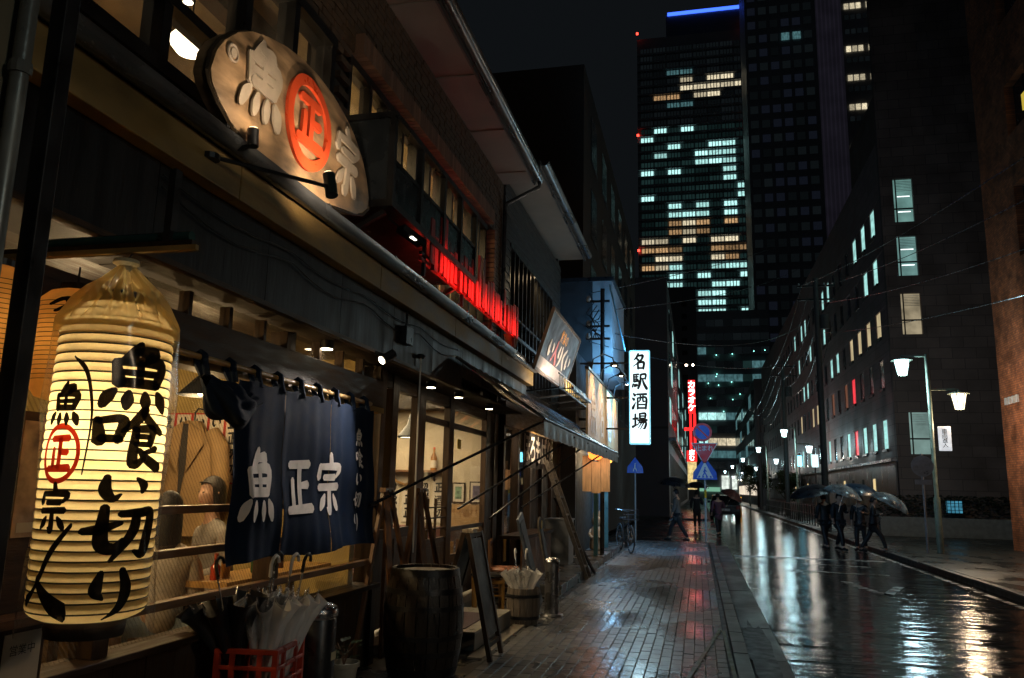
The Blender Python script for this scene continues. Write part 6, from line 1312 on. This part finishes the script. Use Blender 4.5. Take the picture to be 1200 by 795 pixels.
rows2 = [(42,'bbbbbbbb'),(38.5,'bbbbbbbb'),(35,'x.bbbbbb'),(31.5,'bbbbb.xx'),(28.2,'xxxxx.x.'),(25,'bbbbbbbb'),(22,'bbbbb.xx'),(18.8,'cccxxx..'),(15.6,'b.bbbbbb'),(12.6,'cwwwccww'),(9.6,'xxxxx.xx'),(7,'bbbbbbbb')]
for z,row in rows2:
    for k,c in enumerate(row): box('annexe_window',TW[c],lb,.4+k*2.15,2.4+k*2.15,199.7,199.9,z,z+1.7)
for k in range(4): box('shop_window',E('street_end_shop',(.9,1,.9),.8,.5,.9),lb,5.4+k*2.4,7.2+k*2.4,199.6,199.89,2.2,5.4)
box('shop_fascia',E('green_fascia',(.35,.8,.55),.5),lb,-2,5,199.4,199.6,1.6,2.6)
for i in range(16): box('spark_lamp',E('teal_point',(.3,1,.85),5),lb,random.Random(i).uniform(1,17),random.Random(i).uniform(1,17)+.18,199.4,199.55,(z_:=random.Random(i+50).uniform(20,36)),z_+.18)
t2 = thing('dark_hotel_tower','dark tower with faint violet windows beside the brightest tower','building',(35,300,0))
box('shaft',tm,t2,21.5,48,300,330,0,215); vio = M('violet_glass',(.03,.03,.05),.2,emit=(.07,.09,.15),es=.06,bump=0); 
for r in range(34):
    for k in range(6):
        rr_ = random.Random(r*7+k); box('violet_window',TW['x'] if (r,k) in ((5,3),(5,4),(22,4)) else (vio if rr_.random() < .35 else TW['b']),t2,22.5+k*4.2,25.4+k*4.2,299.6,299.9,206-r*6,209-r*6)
t3 = thing('ribbed_tower','tall tower with violet ribbed flank and rows of warm lit windows','building',(85,400,0))
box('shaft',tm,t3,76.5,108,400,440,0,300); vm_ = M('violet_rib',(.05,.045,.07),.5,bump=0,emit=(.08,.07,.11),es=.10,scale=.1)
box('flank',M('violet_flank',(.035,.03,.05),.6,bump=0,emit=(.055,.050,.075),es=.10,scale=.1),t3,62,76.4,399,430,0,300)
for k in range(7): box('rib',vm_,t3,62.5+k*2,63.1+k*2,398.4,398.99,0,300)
for r,z in enumerate((248,240,224,208,192,170)):
    for k in range(7):
        if r == 5 and k > 0: continue
        if r == 1 and k < 4: continue
        x = 78+k*2.9+(2 if k > 2 else 0); box('lit_window',TW['w'],t3,x,x+(2.2 if k < 3 else 1.3),399.5,399.9,z,z+3)
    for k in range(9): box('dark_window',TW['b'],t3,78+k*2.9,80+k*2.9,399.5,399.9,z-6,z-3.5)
fr_ = thing('far_right_block','pale panelled block between the utility poles down the street','building',(11,110,0))
box('wall',M('grey_panel_block',(.10,.085,.09),.6,var=.3,scale=.3),fr_,7.2,20,106,160,0,16)
for r in range(4):
    for k in range(10): box('strip_window',TW['x'] if (k+r)%4==0 else WM['d'],fr_,7.1,7.19,108+k*5,112+k*5,3.5+r*3.2,5.2+r*3.2)
box('podium_glow',E('street_shops_glow',(1,.85,.65),.8,.6,.6),fr_,7.05,7.19,107,150,1.2,2.6)
# glowing shop sign boxes by the poles
for i,(x,y,z,c,lab) in enumerate(((6.75,58,3.4,(.2,.75,1),'cyan lit'),(6.3,47,3.0,(.7,.9,.95),'pale lit'))):
    q = thing('small_sign_box','%s box sign on a slim post beside the utility poles' % lab,'sign',(x,y,0)); MB().box(x-.17,x+.17,y,y+.12,z,z+.7).build('light_box',E('box_sign_%d'%i,c,(4,1.4)[i]),q); MB().bar((x,y+.06,0),(x,y+.06,z),.06).build('post',gun,q)
# loose cables and fittings along the canopy
for i,(z,sg_,lab) in enumerate(((3.02,.05,'upper'),(2.96,.09,'lower'))):
    pts = [(-2.535,3.2+k*.22,z-sg_*abs(math.sin(k*.55))) for k in range(24)]
    MB().tube(pts,.006,5).build('facade_cable',black,None,smooth=True,label='%s thin black cable sagging along the charcoal fascia' % lab,cat='cable')
jb = thing('junction_box','small dark junction box with conduit on the charcoal fascia','junction box',(-2.54,6.6,2.8)); box('cover',gun,jb,-2.554,-2.49,6.5,6.68,2.78,2.94,bev=.006); MB().tube([(-2.53,6.59,2.94),(-2.53,6.59,3.09)],.012,8).build('conduit',gun,jb)
# ------------------------------------------------------------------ street trees, car, walkers
def tree(label,x,y,h,w,seed):
    t = thing('street_tree',label,'tree',(x,y,0)); rr = random.Random(seed)
    MB().tube([(x,y,0),(x+.05,y,h*.3),(x-.05,y,h*.6)],[.12,.09,.05],8).build('trunk',M('bark',(.05,.035,.025),.9),t,smooth=True)
    for k in range(6): a = k*1.05+seed; MB().tube([(x,y,h*(.28+.05*k)),(x+w*.3*math.cos(a),y+w*.3*math.sin(a),h*(.5+.06*k))],[.04,.012],5).build('limb',M('bark'),t)
    mb = MB()
    cl = [(rr.uniform(-.4,.4)*w,rr.uniform(-.4,.4)*w,h*rr.uniform(.42,.95),rr.uniform(.16,.3)*w) for _ in range(16)]
    for i in range(1700):
        c = rr.choice(cl); p = Vector((rr.gauss(0,1),rr.gauss(0,1),rr.gauss(0,.8))).normalized()*c[3]*rr.random()**.4; q = Vector((x+c[0],y+c[1],c[2]))+p
        n = Vector((rr.gauss(0,1),rr.gauss(0,1),rr.gauss(0,1))).normalized()*.10; m = n.orthogonal().normalized()*.07; mb.add([q-n,q+m,q+n,q-m],[(0,1,2,3)])
    mb.build('crown',M('street_leaf',(.07,.09,.03),.5,var=.5,scale=3,world=True),t)
tree('round leafy street tree lit by lamps down the right pavement',6.3,92,4.6,3.0,1); tree('taller thin street tree beyond the round one',6.6,112,5.4,3.2,2); tree('small dark street tree by the guard fence',6.9,68,3.2,2.0,3)
cn = thing('orange_beacon','orange glowing roadwork beacon past the parked car','beacon',(2.9,62,-.12)); MB().lathe([(.18,0),(.12,.5),(.05,1.0)],12,(2.9,62,-.118)).build('cone',M('orange_plastic',(.7,.25,.02),.4),cn,smooth=True); MB().lathe([(.05,1.0),(.14,1.05),(.14,1.3),(.05,1.4)],12,(2.9,62,-.118)).build('lamp_head',E('beacon_orange',(1,.4,.03),5),cn,smooth=True)
car = thing('parked_car','dark estate car parked on the left side seen from behind','car',(1.55,50.5,-.12)); cx,cy0 = 1.55,50.5
cpm = M('dark_car_paint',(.02,.024,.026),.2,.3,bump=0,coat=.8)
prof = [(0,.35),(0,.95),(.12,1.02),(.45,1.45),(1.9,1.5),(2.7,1.02),(4.1,.9),(4.35,.7),(4.4,.35)]
def carbody():
    mb = MB(); k = len(prof); sec = [(-.88,.0),(-.80,.12),(.80,.12),(.88,.0)]
    for s,(w0) in ((-1,.86),(-1,.80),(1,.80),(1,.86)): pass
    for xx,top in ((-.86,1.0),(-.80,1.0),(.80,1.0),(.86,1.0)):
        for y,z in prof:
            inset = max(0,(z-1.0))*.25*(1 if xx < 0 else -1); zz = z-(.02 if abs(xx) > .84 else 0)
            mb.v.append((cx+xx+inset,cy0+y,-.12+zz))
    for s in range(3):
        for i in range(k): mb.f.append((s*k+i,s*k+(i+1)%k,(s+1)*k+(i+1)%k,(s+1)*k+i))
    mb.f += [tuple(range(k)),tuple(3*k+i for i in range(k))]; return mb
carbody().build('body',cpm,car,bev=.05)
MB().add([(cx-.66,cy0+.14,.92),(cx+.66,cy0+.14,.92),(cx+.58,cy0+.40,1.28),(cx-.58,cy0+.40,1.28)],[(0,1,2,3)]).build('rear_window',M('car_glass',(.01,.012,.014),.08,bump=0),car)
for s in (-1,1):
    MB().box(cx+s*.72-.1,cx+s*.72+.1,cy0-.03,cy0+.02,.55,.76).build('tail_light',M('tail_red',(.3,.01,.01),.2,bump=0),car)
    for yy in (.75,3.45):
        w = MB().tube([(cx+s*.68,cy0+yy,.19),(cx+s*.89,cy0+yy,.19)],.31,20).build('wheel',rubber,car); MB().tube([(cx+s*.892,cy0+yy,.19),(cx+s*.898,cy0+yy,.19)],.19,16).build('rim',chrome,w)
    MB().box(cx+s*.95-.08,cx+s*.95+.08,cy0+2.5,cy0+2.6,.86,1.0).build('mirror',cpm,car,bev=.02)
MB().box(cx-.26,cx+.26,cy0-.02,cy0+.0,.42,.56).build('number_plate',signw,car); MB().box(cx-.82,cx+.82,cy0-.08,cy0+.05,.2,.42).build('bumper',rubber,car,bev=.03); MB().bar((cx-.5,cy0+.5,1.4),(cx-.5,cy0+1.7,1.42),.03).build('roof_rail',gun,car); MB().bar((cx+.5,cy0+.5,1.4),(cx+.5,cy0+1.7,1.42),.03).build('roof_rail',gun,car)
def walker(label,x,y,z0,rz,coat,h=1.66,stride=.28,hold=1,legm=None):
    p = thing('person',label,'person',(x,y,z0),rz=rz,world=False); k = h/1.7
    V = lambda a,b,c: Vector((a*k,b*k,c*k))
    def pose(thick):
        J = [(V(0,0,.92),(.13*k+thick,.10*k+thick)),(V(0,.02,1.15),(.12*k+thick,.09*k+thick)),(V(0,.03,1.36),(.15*k+thick,.09*k+thick)),(V(0,.04,1.48),.05*k+thick*.3)]
        return J
    J = pose(0)+[(V(0,.06,1.56),.055*k)]; Ed = [(0,1),(1,2),(2,3),(3,4)]
    legs = []
    for s in (-1,1):
        i = len(J); st_ = stride*s
        J += [(V(.09*s,0,.88),.085*k),(V(.09*s,st_*.55+.05,.48),.06*k),(V(.09*s,st_-.02,.08),.04*k),(V(.09*s,st_+.13,.03),.035*k)]; Ed += [(0,i),(i,i+1),(i+1,i+2),(i+2,i+3)]
        j = len(J); held = (s == hold)
        el = V(.24*s,.02,1.12); wr = V(.16*s,.24,1.2) if held else V(.25*s,.08-.1*st_,.88)
        J += [(V(.18*s,.02,1.38),.055*k),(el,.042*k),(wr,.03*k)]; Ed += [(2,j),(j,j+1),(j+1,j+2)]
        d = (wr-el).normalized()
        for q in range(5):
            m = len(J); o = V((.013*(q-1.5)) if q < 4 else -.03*s,0,0); J += [(wr+d*.06*k+o,.009*k),(wr+d*(.095 if not held else .075)*k+o+V(0,0,.02 if held else 0),.008*k)]; Ed += [(j+2,m),(m,m+1)]
    skinned('body',J,Ed,skin,p)
    headmesh('head',skin,p,V(0,.06,1.585),(0,1,0),.225*k)
    T = pose(.03); Et = [(0,1),(1,2),(2,3)]
    T += [(V(0,0,.78),(.17*k,.13*k)),(V(0,-.01,.60),(.19*k,.15*k))]; Et += [(0,4),(4,5)]
    for s in (-1,1):
        j = len(T); held = (s == hold); T += [(V(.19*s,.02,1.38),.08*k),(V(.25*s,.02,1.12),.065*k),(V(.165*s,.21,1.19) if held else V(.25*s,.07-.1*stride*s,.93),.05*k)]; Et += [(2,j),(j,j+1),(j+1,j+2)]
    skinned('coat',T,Et,coat,p)
    Lg = [(V(0,0,.9),(.13*k,.1*k))]; El = []
    for s in (-1,1):
        i = len(Lg); st_ = stride*s; Lg += [(V(.09*s,0,.84),.1*k),(V(.09*s,st_*.55+.05,.48),.078*k),(V(.09*s,st_-.02,.12),.06*k)]; El += [(0,i),(i,i+1),(i+1,i+2)]
        MB().tube([V(.09*s,st_-.08,.045),V(.09*s,st_+.02,.06),V(.09*s,st_+.16,.035)],[.04*k,.05*k,.035*k],8).build('shoe',rubber,p,smooth=True)
    skinned('trousers',Lg,El,legm or darkc,p,sub=1)
    def hf(u,v):
        a = u*2*math.pi; ph = math.pi/2-v*math.pi*.6; r = math.cos(ph); zz = math.sin(ph); ca = math.sin(a)
        if ca > .3 and v > .45: zz = max(zz,.3)
        return V(.088*r*math.cos(a),.055+.108*r*ca-.01,1.585+zz*.13)
    MB().grid(hf,20,10).build('hair',hair,p,smooth=True,solid=.006); return p
def umbrella_open(label,x,y,zt,tilt,mat,r=.52,drop=.0):
    u = thing('open_umbrella',label,'umbrella',(x,y,zt-1.0)); rot = Matrix.Rotation(tilt[0],3,'X')@Matrix.Rotation(tilt[1],3,'Y'); T0 = Vector((x,y,zt-.85))
    W_ = lambda q: T0+rot@Vector(q)
    def fn(a_,v):
        a = a_*2*math.pi; s = abs(math.sin(a*4)); rr_ = r*math.sin(v*1.25)/math.sin(1.25); z = .85-.30*(1-math.cos(v*1.25))/(1-math.cos(1.25))
        return W_((rr_*(1-.05*(1-s)*0-.06*s*v)*math.cos(a),rr_*(1-.06*s*v)*math.sin(a),z+.015*s*v*v))
    MB().grid(fn,64,12).build('canopy',mat,u,smooth=True)
    MB().tube([W_((0,0,0)),W_((0,0,.9))],.007,6).build('shaft',chrome,u)
    MB().tube([W_((0,0,0)),W_((0,0,-.06)),W_((.02,0,-.09)),W_((.05,0,-.08))],.012,8).build('handle',hb_,u,smooth=True)
    for k in range(8):
        a = k*math.pi/4; MB().tube([W_((r*math.sin(v*1.25)/math.sin(1.25)*.985*math.cos(a),r*math.sin(v*1.25)/math.sin(1.25)*.985*math.sin(a),.845-.30*(1-math.cos(v*1.25))/(1-math.cos(1.25)))) for v in (0,.33,.66,1)],.004,4).build('rib',gun,u)
        MB().tube([W_((0,0,.45)),W_((r*.5*math.cos(a),r*.5*math.sin(a),.775))],.003,4).build('stretcher',gun,u)
blk = M('wet_black_canopy',(.012,.013,.016),.35,bump=.1); nvy = M('wet_navy_canopy',(.008,.018,.035),.35,bump=.1); vin = glass('clear_umbrella_vinyl',(.40,.44,.46),rough=.25,haze=.42,hazecol=(.30,.33,.35))
RZ = -.116
darkc2 = M('black_raincoat',(.010,.010,.012),.6,var=.3,bump=.3)
walker('walker in a dark coat under a black umbrella on the wet road',3.80,26.8,RZ,R_(25),darkc2,1.66,.2,1,darkc2); umbrella_open('wide black umbrella over the walker in dark clothes',3.50,26.6,1.84,(.12,-.2),blk,.66)
walker('walker in a charcoal coat beside the black umbrella, under a translucent one',4.16,26.5,RZ,R_(-150),darkc,1.70,.26,-1,darkc2); umbrella_open('translucent grey umbrella held between the black and navy ones',4.10,26.2,1.86,(.1,.28),vin,.6)
walker('walker in black half hidden behind a clear dome umbrella',5.02,26.0,RZ,R_(-100),darkc2,1.60,.36,1,darkc2); umbrella_open('clear vinyl dome umbrella tilted low behind a walker',5.16,25.7,1.66,(.15,.5),vin,.58)
walker('walker in a dark coat under the navy umbrella by the kerb',4.78,26.6,RZ,R_(150),darkc2,1.64,.12,-1,darkc2); umbrella_open('navy umbrella over the walker nearest the round sign',4.66,26.5,1.90,(.1,.1),nvy,.64)
walker('walker in a long grey coat striding across the side street',-.72,28.3,RZ,R_(75),M('grey_long_coat',(.10,.098,.095),.85,bump=.3),1.72,.34); umbrella_open('black umbrella over the walker crossing the side street',-.86,28.4,2.02,(.05,.1),blk,.55)
walker('walker in dark clothes beyond the stop sign, half turned',-.1,37.0,RZ,R_(0),darkc,1.68); umbrella_open('black umbrella beyond the stop sign pole',-.1,37.1,1.98,(0,0),blk,.55)
walker('walker with a plum coloured bag and coat behind the sign pole',.72,32.5,RZ,R_(10),M('plum_coat',(.09,.04,.07),.8,bump=.3),1.6); umbrella_open('folded down plaid umbrella over the plum coated walker',.95,32.6,1.72,(.1,.5),M('plum_plaid',(.12,.05,.05),.5,var=.6,scale=12),.45)
